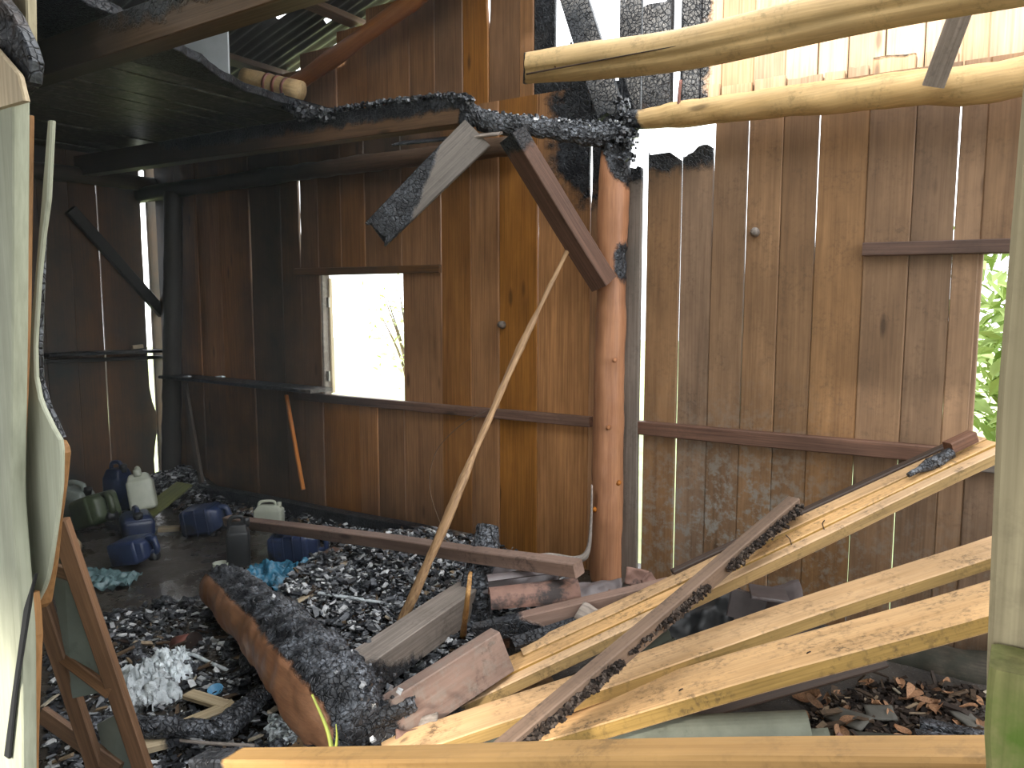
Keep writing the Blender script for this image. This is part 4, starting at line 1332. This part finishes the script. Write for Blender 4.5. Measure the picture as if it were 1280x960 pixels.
def canister(label, base, rot, size, mat, capmat, ribs=0, name='canister', cat='canister', group=None):
    """body, hand grip with a see-through gap, spout with cap; base = centre of the underside"""
    w_, d_, h_ = size
    M = Matrix.Translation(Vector(base)) @ Euler(tuple(R(x) for x in rot)).to_matrix().to_4x4()
    E = empty(name, M=M)
    tag(E, label, cat, group)
    bm = rbox(w_, d_, h_ * 0.74, min(w_, d_) * 0.16)
    bmesh.ops.translate(bm, verts=bm.verts[:], vec=(0, 0, h_ * 0.37))
    bodyo = from_bm('body', bm, M, mat, E, True)
    # sloping shoulder
    bm = rbox(w_ * 0.97, d_ * 0.95, h_ * 0.2, min(w_, d_) * 0.09, 3, 0.72)
    bmesh.ops.translate(bm, verts=bm.verts[:], vec=(0, 0, h_ * 0.77))
    from_bm('shoulder', bm, M, mat, E, True)
    g = [Vector((-w_ * 0.36, 0, h_ * 0.80)), Vector((-w_ * 0.30, 0, h_ * 0.96)), Vector((0.0, 0, h_ * 1.0)), Vector((w_ * 0.2, 0, h_ * 0.97)), Vector((w_ * 0.24, 0, h_ * 0.82))]
    o = tube('grip', g, d_ * 0.10, mat, E, ns=10, n=18)
    o.matrix_basis = M @ Matrix.Translation(g[0]); WM[o] = o.matrix_basis.copy()
    g = [Vector((w_ * 0.36, 0, h_ * 0.80)), Vector((w_ * 0.38, 0, h_ * 0.96))]
    o = tube('cap', g, d_ * 0.15, capmat, E, ns=14, n=3)
    o.matrix_basis = M @ Matrix.Translation(g[0]); WM[o] = o.matrix_basis.copy()
    for k in range(ribs):
        z = h_ * (0.12 + 0.5 * k / max(1, ribs - 1))
        bm = rbox(w_ * 1.025, d_ * 1.03, h_ * 0.035, h_ * 0.012, 2)
        bmesh.ops.translate(bm, verts=bm.verts[:], vec=(0, 0, z))
        from_bm('rib', bm, M, mat, bodyo, True)
    return E

def lying(px, py, z=0.0):
    return onZ(px, py, z)

canister('pale translucent canister propped in the far left corner', lying(182, 648, 0.02) + Vector((0, 0, 0.06)), (8, -14, -35), (0.24, 0.17, 0.30), M_WHITEP, M_WHITEP)
canister('ribbed blue canister lying beside the blue plastic film', lying(338, 703, 0.0) + Vector((0, 0, 0.085)), (0, 86, 38), (0.16, 0.17, 0.33), M_BLUE, M_BLACKP, 4)
canister('blue canister lying against the end of the long timber', lying(236, 668, 0.0) + Vector((-0.03, 0, 0.085)), (0, 82, 35), (0.17, 0.22, 0.29), M_BLUE, M_BLACKP, 3)
canister('blue canister lying alone in the middle of the wet floor', lying(150, 706, 0.0) + Vector((0.0, 0, 0.08)), (12, 78, 30), (0.14, 0.19, 0.27), M_BLUE, M_BLACKP, 0)
canister('dark blue canister standing in front of the pale canister', lying(172, 668, 0.0), (0, 0, -25), (0.26, 0.20, 0.17), M_BLUE, M_BLACKP, 0)
canister('tall dark blue canister behind the pale canister', lying(146, 640, 0.0) + Vector((-0.05, 0.05, 0)), (0, 0, 15), (0.16, 0.16, 0.36), M_BLUE, M_BLACKP, 0)
canister('small black canister standing beside the ribbed blue one', lying(299, 708, 0.0), (0, 0, 50), (0.13, 0.13, 0.30), M_BLACKP, M_BLACKP, 0)
canister('beige jug with a dark handle gap behind the long timber', lying(337, 662, 0.0) + Vector((0, 0.0, 0.0)), (0, 0, 35), (0.19, 0.10, 0.20), M_WHITEP, M_WHITEP, 0, 'jug', 'jug')
canister('grey-green canister tipped over by the left wall', lying(112, 662, 0.0) + Vector((-0.03, 0, 0.11)), (5, 70, 10), (0.20, 0.24, 0.30), M_GREENP, M_BLACKP, 0)
canister('glassy dark canister at the very left behind the pale boards', lying(92, 660, 0.0) + Vector((-0.1, 0.05, 0.0)), (0, 12, 20), (0.22, 0.18, 0.30), M_PANEL, M_BLACKP, 0)
o = board('green_board', lying(176, 648, 0.06), lying(222, 632, 0.0) + Vector((0.02, 0.05, 0.16)), 0.13, 0.02, (0.5, -0.6, 0.7), wood('yellow_green_board', (0.10, 0.11, 0.04), (0.20, 0.21, 0.09), knots=0, vary=0.05))
tag(o, 'yellowish green board leaning beside the pale canister', 'board')
o = board('small_plank', lying(198, 662, 0.04), lying(225, 660, 0.04), 0.06, 0.03, (0, 0, 1), M_PINE, segs=4, soot=lambda p: 0.5)
tag(o, 'little pale offcut between two blue canisters', 'offcut')
def cup(label, c, r, h, mat, rot=(0, 0, 0), name='cup'):
    bm = bmesh.new()
    n = 20
    rings = [(r * 0.8, 0), (r, h), (r * 0.9, h), (r * 0.72, h * 0.15)]
    vs = [[bm.verts.new((math.cos(2 * math.pi * q / n) * a, math.sin(2 * math.pi * q / n) * a, z)) for q in range(n)] for a, z in rings]
    for a, b2 in zip(vs, vs[1:]):
        for q in range(n):
            bm.faces.new((a[q], a[(q + 1) % n], b2[(q + 1) % n], b2[q]))
    bm.faces.new(list(reversed(vs[0])))
    bm.faces.new(vs[-1])
    o = from_bm(name, bm, Matrix.Translation(Vector(c)) @ Euler(tuple(R(x) for x in rot)).to_matrix().to_4x4(), mat, None, True)
    return tag(o, label, name.replace('_', ' '))
cup('small cream cup on the wet floor beside the charred log end', lying(276, 714, 0.0), 0.045, 0.05, M_WHITEP)
cup('cream cup tipped over beside the brown frame at the left', lying(93, 690, 0.0) + Vector((0, 0, 0.03)), 0.06, 0.09, M_PINE, (60, 0, 40))
cup('light blue bottle cap in the ash near the pale frame corner', lying(270, 866, 0.03), 0.03, 0.02, M_CAP, (15, 10, 0), 'bottle_cap')
def can(label, c, r, h, mat, rot):
    bm = bmesh.new()
    bmesh.ops.create_cone(bm, cap_ends=True, segments=24, radius1=r, radius2=r, depth=h)
    M = Matrix.Translation(Vector(c)) @ Euler(tuple(R(x) for x in rot)).to_matrix().to_4x4()
    E = tag(empty('tin_can', M=M), label, 'can')
    from_bm('body', bm, M, mat, E, True)
    for z in (-h / 2, h / 2):
        bm = bmesh.new()
        bmesh.ops.create_cone(bm, cap_ends=True, segments=24, radius1=r * 1.05, radius2=r * 1.05, depth=0.006)
        bmesh.ops.translate(bm, verts=bm.verts[:], vec=(0, 0, z))
        from_bm('rim', bm, M, M_NAIL, E, False)
can('rusty red can lying in the black debris', lying(232, 806, 0.04), 0.045, 0.11, M_CAN, (20, 70, 30))

def blob(name, c, size, mat, amp=0.4, freq=6, sub=4, seed=0, parent=None, flat=True, smooth=False, rotz=0):
    bm = bmesh.new()
    bmesh.ops.create_icosphere(bm, subdivisions=sub, radius=1.0)
    for v in bm.verts:
        q = v.co * freq * 0.3 + Vector((seed * 7.1, seed * 3.3, 0))
        d = 1 + amp * (noise.noise(q) + 0.6 * noise.noise(q * 2.3) + 0.4 * noise.noise(q * 5.1))
        v.co = Vector((v.co.x * d * size[0], v.co.y * d * size[1], v.co.z * d * size[2]))
    return from_bm(name, bm, Matrix.Translation(Vector(c)) @ Matrix.Rotation(R(rotz), 4, 'Z'), mat, parent, smooth)

o = crumple('plastic_film', lying(356, 720, 0.10), (0.50, 0.32), M_TEAL, (R(6), R(-4), R(20)), 44, 0.07, 13, 3)
tag(o, 'crumpled bright blue plastic film beside the ribbed blue canister', 'plastic film')
o = crumple('plastic_film', lying(128, 724, 0.03), (0.34, 0.24), plain('pale_teal_film', (0.10, 0.17, 0.18), 0.2, 0.5, 25, 0.6, bump=0.3), (0, 0, R(30)), 36, 0.05, 13, 5)
tag(o, 'crumpled grey-teal plastic film on the wet floor beside the brown frame', 'plastic film')

def mound(name, c, size, mat, seed=0, rotz=0, n=46):
    """a low torn lump: heightfield with a frayed rim, closed below"""
    V, Fc = [], []
    for i in range(n + 1):
        for j in range(n + 1):
            x = (i / n - .5) * 2; y = (j / n - .5) * 2
            q = Vector((x * 2.2, y * 2.2, seed * 3.1))
            e = max(0.0, 1 - (x * x + y * y) * (1 + 0.9 * noise.noise(q)))
            h = e ** 0.5 * (0.55 + 0.55 * noise.noise(q * 1.9) + 0.3 * noise.noise(q * 5.0) + 0.18 * noise.noise(q * 11.0))
            V.append((x * size[0] + 0.02 * noise.noise(q * 4), y * size[1] + 0.02 * noise.noise(q * 4 + Vector((5, 0, 0))), max(-0.15, h) * size[2] * 1.6 if e > 0 else -0.06))
    for i in range(n):
        for j in range(n):
            Fc.append((i * (n + 1) + j, (i + 1) * (n + 1) + j, (i + 1) * (n + 1) + j + 1, i * (n + 1) + j + 1))
    return mk(name, V, Fc, Matrix.Translation(Vector(c)) @ Matrix.Rotation(R(rotz), 4, 'Z'), mat, None, True)
for c, s, sd_, lb in [(lying(180, 852, 0.05), (0.20, 0.13, 0.055), 1, 'larger lump of white fluff in the ash left of the pale frame corner'),
                      (lying(215, 826, 0.06), (0.15, 0.09, 0.05), 2, 'smaller lump of white fluff behind the larger one'),
                      (lying(352, 906, 0.05), (0.10, 0.05, 0.035), 3, 'grey-white lump beside the thin charred stick'),
                      (lying(312, 815, 0.05), (0.05, 0.035, 0.03), 4, 'small whitish lump near the flank of the charred log')]:
    o = mound('fluff', c - Vector((0, 0, 0.03)), (s[0] * 0.95, s[1] * 0.95, s[2] * 1.1), M_FOAM, sd_, -25)
    tag(o, lb, 'fluff')
o = blob('plastic_bottle', lying(433, 716, 0.14), (0.11, 0.06, 0.055), plain('cloudy_bottle', (0.34, 0.27, 0.19), 0.3, 0.4, 12, 0.5, dirt=(0.58, (0.10, 0.06, 0.035))), 0.25, 8, 4, 8, smooth=True, rotz=40)
tag(o, 'melted cloudy plastic bottle in the ash behind the charred log', 'bottle')

# pale L-shaped corner of a frame
c0, c1, c2 = lying(236, 868, 0.05), lying(286, 883, 0.06), lying(232, 905, 0.05)
FC = tag(empty('frame_corner', c1), 'pale wooden frame corner lying in the ash', 'frame')
board('frame_side', c0, c1, 0.055, 0.02, (0, 0, 1), M_PINE, FC, segs=4)
board('frame_side', c1 + (c1 - c2).normalized() * 0.02, c2, 0.06, 0.02, (0, 0, 1), M_PINE, FC, segs=4)
# charred sticks in the left foreground
for pts, rr, lb in [([lying(82, 912, 0.10), lying(180, 908, 0.10), lying(292, 912, 0.08)], (0.04, 0.036, 0.034), 'charred round stick behind the brown frame foot'),
                    ([lying(268, 916, 0.08), lying(310, 884, 0.10), lying(350, 850, 0.12)], (0.045, 0.04, 0.03), 'short charred stick beside the pale frame corner'),
                    ([lying(285, 848, 0.05), lying(325, 828, 0.08), lying(350, 812, 0.12)], (0.016, 0.015, 0.012), 'thin charred twig reaching to the charred log'),
                    ([lying(455, 905, 0.20), lying(486, 890, 0.22), lying(520, 878, 0.24)], (0.045, 0.05, 0.03), 'knobbly charred lump at the left end of the burnt timber')]:
    o = log('charred_stick', pts, rr, M_CHAR, ns=24, n=50, char=lambda *a: 1.0, cell=32, fine=True, jag=(0.02, 0.02))
    tag(o, lb, 'stick')
o = tube('white_cable', [lying(228, 822, 0.05), lying(240, 818, 0.07), lying(262, 828, 0.06), lying(285, 838, 0.04)], 0.008, M_FOAM, n=24)
tag(o, 'short white cable lying in the black debris', 'cable')
o = tube('rod', [lying(196, 922, 0.05), lying(250, 928, 0.06), lying(318, 932, 0.06)], 0.006, M_GREY, n=12)
tag(o, 'thin grey rod in front of the charred round stick', 'rod')
o = board('white_lath', lying(352, 762, 0.14), lying(392, 742, 0.16), 0.035, 0.012, (0, 0, 1), M_PINE, segs=6)
tag(o, 'short pale green-white lath in the ash behind the charred log', 'lath')
o = board('white_lath', lying(398, 742, 0.18), lying(492, 756, 0.19), 0.022, 0.01, (0, 0, 1), M_FOAM, segs=8)
tag(o, 'long whitish lath lying across the ash heap', 'lath')
o = board('brown_block', lying(396, 705, 0.10), lying(424, 690, 0.13), 0.10, 0.05, (0, 0, 1), M_RED, segs=5, soot=lambda p: 0.4)
tag(o, 'brown block behind the melted plastic bottle', 'block')
o = board('ash_plank', lying(218, 762, 0.01), lying(262, 760, 0.02), 0.16, 0.03, (0, 0, 1), M_GREY, segs=5, soot=lambda p: 0.6)
tag(o, 'flat grey-brown plank on the wet floor', 'plank')
o = board('pale_wood', lying(178, 930, 0.05), lying(225, 918, 0.06), 0.09, 0.03, (0.2, 0, 1), M_PINE, segs=5, char=lambda wp, s, a, b: 0.8 * s)
tag(o, 'pale split wood at the foot of the brown frame', 'wood')
o = board('white_splinter', lying(452, 872, 0.2), dep(447, 828, 2.6), 0.025, 0.008, (0, -1, 0), M_FOAM, segs=5, w2=0.008)
tag(o, 'white upright splinter beside the grey timber', 'splinter')
# plant shoot
PS = tag(empty('plant_shoot', lying(415, 945)), 'green and yellow plant shoot growing beside the charred log', 'plant')
M_SHOOT = plain('shoot', (0.22, 0.25, 0.04), 0.5, 0.2, 20)
tube('stem', [dep(418, 960, 2.1), dep(410, 915, 2.12), dep(390, 868, 2.14)], 0.008, M_SHOOT, PS, n=14, r2=0.003)
tube('leaf_blade', [dep(417, 955, 2.1), dep(421, 925, 2.1), dep(420, 905, 2.1)], 0.006, M_SHOOT, PS, n=10, r2=0.001)

# brown wooden frame (ladder-like) leaning in the left foreground
LF = tag(empty('frame_stand', onZ(190, 985)), 'brown wooden ladder-like frame with a grey panel leaning at the left', 'frame')
T0 = 2.30
def bar(name, a, b2, t0, t1, w_, th, mat=M_BROWN, N=(0.55, -0.85, 0.2)):
    return board(name, dep(a[0], a[1], t0), dep(b2[0], b2[1], t1), w_, th, N, mat, LF, segs=12, warp=0.002)
bar('stile', (188, 990), (74, 650), 2.42, 2.15, 0.052, 0.03)
bar('stile', (128, 985), (47, 738), 2.50, 2.25, 0.05, 0.03)
bar('rung', (58, 708), (100, 722), 2.22, 2.2, 0.035, 0.022)
bar('rung', (72, 816), (138, 866), 2.33, 2.3, 0.035, 0.022)
bar('rung', (52, 892), (150, 962), 2.52, 2.45, 0.05, 0.025)
pn = [dep(60, 690, 2.24), dep(80, 690, 2.22), dep(140, 862, 2.34), dep(92, 872, 2.36)]
nrm = (pn[1] - pn[0]).cross(pn[3] - pn[0]).normalized()
V = [p + nrm * 0.004 for p in pn] + [p - nrm * 0.004 for p in pn]
mk('panel', V, [(0, 1, 2, 3), (7, 6, 5, 4), (0, 4, 5, 1), (1, 5, 6, 2), (2, 6, 7, 3), (3, 7, 4, 0)], Matrix.Identity(4), M_PANEL, LF)
pn = [dep(122, 905, 2.48), dep(150, 890, 2.42), dep(180, 985, 2.46), dep(140, 985, 2.5)]
V = [p + nrm * 0.004 for p in pn] + [p - nrm * 0.004 for p in pn]
mk('panel', V, [(0, 1, 2, 3), (7, 6, 5, 4), (0, 4, 5, 1), (1, 5, 6, 2), (2, 6, 7, 3), (3, 7, 4, 0)], Matrix.Identity(4), M_PANEL, LF)

# ================================================================== loose charcoal, ash, chips
def in_region(poly, rnd):
    xs = [p[0] for p in poly]; ys_ = [p[1] for p in poly]
    while True:
        x, y = rnd.uniform(min(xs), max(xs)), rnd.uniform(min(ys_), max(ys_))
        c = False
        for (x0, y0), (x1, y1) in zip(poly, poly[1:] + poly[:1]):
            if (y0 > y) != (y1 > y) and x < (x1 - x0) * (y - y0) / (y1 - y0) + x0:
                c = not c
        if c:
            return x, y

def gpoly(pix):
    return [(lambda p: (p.x, p.y))(onZ(a, b2, 0.05)) for a, b2 in pix]

R_HEAP = gpoly([(395, 705), (560, 700), (640, 760), (600, 850), (520, 900), (440, 905), (430, 830), (350, 760)])
R_LEFT = gpoly([(60, 770), (200, 745), (300, 740), (400, 860), (440, 960), (330, 975), (60, 975)])
R_WALL = gpoly([(190, 605), (300, 622), (560, 672), (700, 715), (560, 712), (380, 668), (200, 628)])
R_RIGHT = gpoly([(900, 920), (1090, 838), (1235, 850), (1235, 975), (900, 975)])
R_MID = gpoly([(560, 720), (740, 735), (700, 800), (560, 860), (450, 940), (440, 905)])
R_CORNER = gpoly([(190, 598), (250, 604), (262, 616), (215, 622), (185, 612)])

def scatter(name, label, cat, regions, mat, smin, smax, asp, seed, vp=1.6, lift=0.01, flat=0.35):
    rnd = random.Random(seed)
    V, Fc, VA = [], [], []
    for reg, n in regions:
        for _ in range(n):
            x, y = in_region(reg, rnd)
            s = smin + (smax - smin) * rnd.random() ** 2.5
            z = floor_h(x, y) + s * 0.25 + rnd.random() * lift
            E = Euler((rnd.gauss(0, flat), rnd.gauss(0, flat), rnd.uniform(0, 6.3))).to_matrix()
            chunk(V, Fc, VA, Vector((x, y, z)), rnd, s, rnd.random() ** vp, asp, E)
    o = mk(name, V, Fc, Matrix.Identity(4), mat, attrs={'var': VA})
    return tag(o, label, cat, kind='stuff')

scatter('charcoal_debris', 'black charcoal and grey ash scraps heaped behind the charred log', 'charcoal',
        [(R_HEAP, 15000), (R_WALL, 2200), (R_MID, 4500), (R_CORNER, 1300)], M_ASHY, 0.006, 0.042, (1.35, 0.75, 0.32), 21, 0.95, 0.05)
scatter('burnt_mud_scraps', 'wet black scraps strewn over the floor left of the charred log', 'charcoal',
        [(R_LEFT, 5200)], M_ASHY, 0.006, 0.038, (1.35, 0.8, 0.3), 24, 1.35, 0.008, 0.25)
scatter('wood_chips', 'brown wood chips and bark scraps among the ash', 'wood chips',
        [(R_HEAP, 1100), (R_WALL, 250), (R_RIGHT, 220), (R_MID, 500), (R_LEFT, 120), (gpoly([(420, 690), (540, 690), (560, 730), (450, 740)]), 220)], M_CHIP, 0.012, 0.065, (1.7, 0.4, 0.2), 22, 1.3, 0.03)
scatter('earth_crumbs', 'dark earth crumbs on the ground at the foot of the right wall', 'earth',
        [(R_RIGHT, 3200)], M_CRUMB, 0.006, 0.035, (1, 1, 0.6), 23, 1.4, 0.004)

# bigger charcoal lumps, one by one
rnd = random.Random(31)
lumps = []
for k in range(5):
    bm = bmesh.new()
    bmesh.ops.create_icosphere(bm, subdivisions=2, radius=1.0)
    for v in bm.verts:
        d = 1 + 0.45 * noise.cell(v.co * 1.7 + Vector((k * 9, 0, 0))) + 0.25 * noise.noise(v.co * 3 + Vector((0, k * 5, 0)))
        v.co = Vector((v.co.x * d * 1.3, v.co.y * d * 0.9, v.co.z * d * 0.6))
    me = bpy.data.meshes.new('charcoal_lump')
    bm.to_mesh(me); bm.free()
    me.materials.append(M_CHAR)
    lumps.append(me)
for reg, n, where in ((R_HEAP, 46, 'in the ash heap behind the charred log'), (R_LEFT, 40, 'on the wet floor left of the charred log'), (R_MID, 16, 'between the stump and the yellow boards')):
    for _ in range(n):
        x, y = in_region(reg, rnd)
        s = rnd.uniform(0.016, 0.040)
        M = Matrix.Translation((x, y, floor_h(x, y) + s * 0.5)) @ Euler((rnd.gauss(0, .4), rnd.gauss(0, .4), rnd.uniform(0, 6.3))).to_matrix().to_4x4() @ Matrix.Scale(s, 4)
        o = link(bpy.data.objects.new('charcoal_lump', lumps[rnd.randrange(5)]), M)
        tag(o, 'black charcoal lump ' + where, 'charcoal', 'charcoal lumps ' + where)

# dry leaves on the right
leaves = []
for k in range(4):
    V, Fc = [], []
    nl = 8
    for i in range(nl + 1):
        u = i / nl
        wd = 0.30 * math.sin(math.pi * min(1, u * 0.95 + 0.03)) ** 0.8 * (1 - 0.25 * u)
        cz = 0.18 * math.sin(u * 3 + k) + 0.05 * k * u
        V += [(u - 0.5, -wd, cz + 0.10 + 0.05 * k), (u - 0.5, 0, cz), (u - 0.5, wd, cz + 0.12)]
    for i in range(nl):
        for q in range(2):
            Fc.append((i * 3 + q, (i + 1) * 3 + q, (i + 1) * 3 + q + 1, i * 3 + q + 1))
    me = bpy.data.meshes.new('dry_leaf')
    me.from_pydata(V, [], Fc)
    me.materials.append(M_LEAF)
    leaves.append(me)
def put_leaf(x, y, s):
    M = Matrix.Translation((x, y, floor_h(x, y) + 0.012 + rnd.random() * 0.015)) @ Euler((rnd.gauss(0, .35), rnd.gauss(0, .35), rnd.uniform(0, 6.3))).to_matrix().to_4x4() @ Matrix.Scale(s, 4)
    o = link(bpy.data.objects.new('dry_leaf', leaves[rnd.randrange(4)]), M)
    tag(o, 'curled brown dry leaf on the earth at the foot of the right wall', 'leaf', 'dry leaves on the right')
for _ in range(80):
    x, y = in_region(R_RIGHT, rnd)
    put_leaf(x, y, rnd.uniform(0.03, 0.065))
for px, py, s in [(1010, 872, .11), (1138, 871, .12), (1062, 905, .10), (1050, 925, .1), (1015, 878, .08), (1175, 890, .1), (1160, 880, .09), (1098, 880, .1), (1050, 935, .08)]:
    p = onZ(px, py, 0.02)
    put_leaf(p.x, p.y, s)
for px, py, w_, d_, m_, lb in [(1060, 900, 0.14, 0.10, M_STONE, 'larger grey slate scrap on the earth below the wide board'), (1100, 893, 0.10, 0.08, M_STONE, 'smaller grey slate scrap among the dry leaves'),
                               (1215, 905, 0.12, 0.09, M_STONE, 'grey slate scrap beside the mossy near post')]:
    p = onZ(px, py, 0.02)
    o = crumple('slate_scrap', p + Vector((0, 0, 0.01)), (w_, d_), m_, (R(8), R(-6), R(px)), 6, 0.006, 8, px, None, 0.008)
    tag(o, lb, 'slate')
o = board('blue_black_stick', onZ(1145, 925, 0.03), onZ(1240, 940, 0.03), 0.09, 0.05, (0, 0, 1), M_CHAR, segs=12, warp=0.01)
tag(o, 'bluish black burnt stick on the earth beside the near post', 'stick')
o = board('blue_black_stick', onZ(1150, 905, 0.04), onZ(1240, 925, 0.04), 0.05, 0.04, (0, 0, 1), M_CHAR, segs=12, warp=0.01)
tag(o, 'thinner bluish black burnt stick lying behind the other one', 'stick')
o = board('rotten_plank', onZ(1000, 925, 0.02), onZ(1165, 936, 0.02), 0.12, 0.03, (0, 0, 1), M_BASE, segs=12, warp=0.01)
tag(o, 'rotten grey-brown plank half buried in the earth at the right', 'plank')
o = board('tile_scrap', onZ(1044, 938, 0.03), onZ(1056, 922, 0.05), 0.05, 0.012, (0.3, -0.5, .8), M_TILE, segs=3)
tag(o, 'little orange tile scrap in front of the rotten plank', 'shard')

# ================================================================== outside: greenery behind the windows
M_PALELEAF = plain('pale_leaf', (0.52, 0.60, 0.30), 0.6, 0.25, 3, 0.3)
def shrub(label, x, y, h, spread, n, seed, name='shrub', cat='shrub', ls=0.09, mat=None):
    rnd = random.Random(seed)
    E = tag(empty(name, (x, y, 0)), label, cat)
    tips = []
    for k in range(7):
        a = rnd.uniform(0, 6.3)
        tip = Vector((x + math.cos(a) * spread * rnd.uniform(.2, .8), y + math.sin(a) * spread * rnd.uniform(.2, .8), h * rnd.uniform(0.55, 1)))
        tube('branch', [Vector((x, y, -0.1)), Vector((lerp(x, tip.x, .35), lerp(y, tip.y, .35), tip.z * 0.5)), tip], 0.03, M_BARK, E, ns=6, n=10, r2=0.006)
        tips.append((Vector((x, y, h * 0.25)), tip))
    V, Fc = [], []
    for _ in range(n):
        a, b2 = tips[rnd.randrange(7)]
        c = a.lerp(b2, rnd.random() ** 0.6) + Vector((rnd.gauss(0, spread * .28), rnd.gauss(0, spread * .28), rnd.gauss(0, h * .12)))
        Em = Euler((rnd.uniform(-1, 1), rnd.uniform(-1, 1), rnd.uniform(0, 6.3))).to_matrix()
        s = ls * rnd.uniform(.6, 1.4)
        b0 = len(V)
        for q in ((-1, 0, 0), (0, -.35, .08), (1, 0, -.1), (0, .35, .08)):
            V.append(c + Em @ (Vector(q) * s))
        Fc.append((b0, b0 + 1, b0 + 2, b0 + 3))
    o = mk('foliage', V, Fc, Matrix.Identity(4), mat or M_GREEN, E)
    o['kind'] = 'stuff'
shrub('sparse pale green shrub seen through the left window', -7.4, 8.6, 1.9, 0.8, 420, 41, ls=0.05, mat=M_PALELEAF)
shrub('leafy green bush seen through the right window', 0.15, 6.0, 2.3, 0.8, 1500, 42, 'bush', 'bush')

# ================================================================== thin smoke still hanging in the burnt half of the room
m = bpy.data.materials.new('thin_smoke')
m.use_nodes = True
nt = m.node_tree
for nd in list(nt.nodes):
    nt.nodes.remove(nd)
out = nt.nodes.new('ShaderNodeOutputMaterial')
vs = nt.nodes.new('ShaderNodeVolumeScatter')
vs.inputs['Color'].default_value = (0.80, 0.92, 0.96, 1)
vs.inputs['Density'].default_value = 0.012
vs.inputs['Anisotropy'].default_value = 0.2
nt.links.new(vs.outputs[0], out.inputs['Volume'])
bm = bmesh.new()
bmesh.ops.create_cube(bm, size=1.0)
x0, x1, y0, y1, z0, z1 = XL + 0.03, -2.2, 0.85, YW - 0.03, 0.02, 3.3
for v in bm.verts:
    v.co = Vector((lerp(x0, x1, v.co.x + .5), lerp(y0, y1, v.co.y + .5), lerp(z0, z1, v.co.z + .5)))
o = from_bm('smoke_haze', bm, Matrix.Identity(4), m)
tag(o, 'thin bluish smoke haze hanging in the burnt left half of the room', 'smoke', kind='stuff')
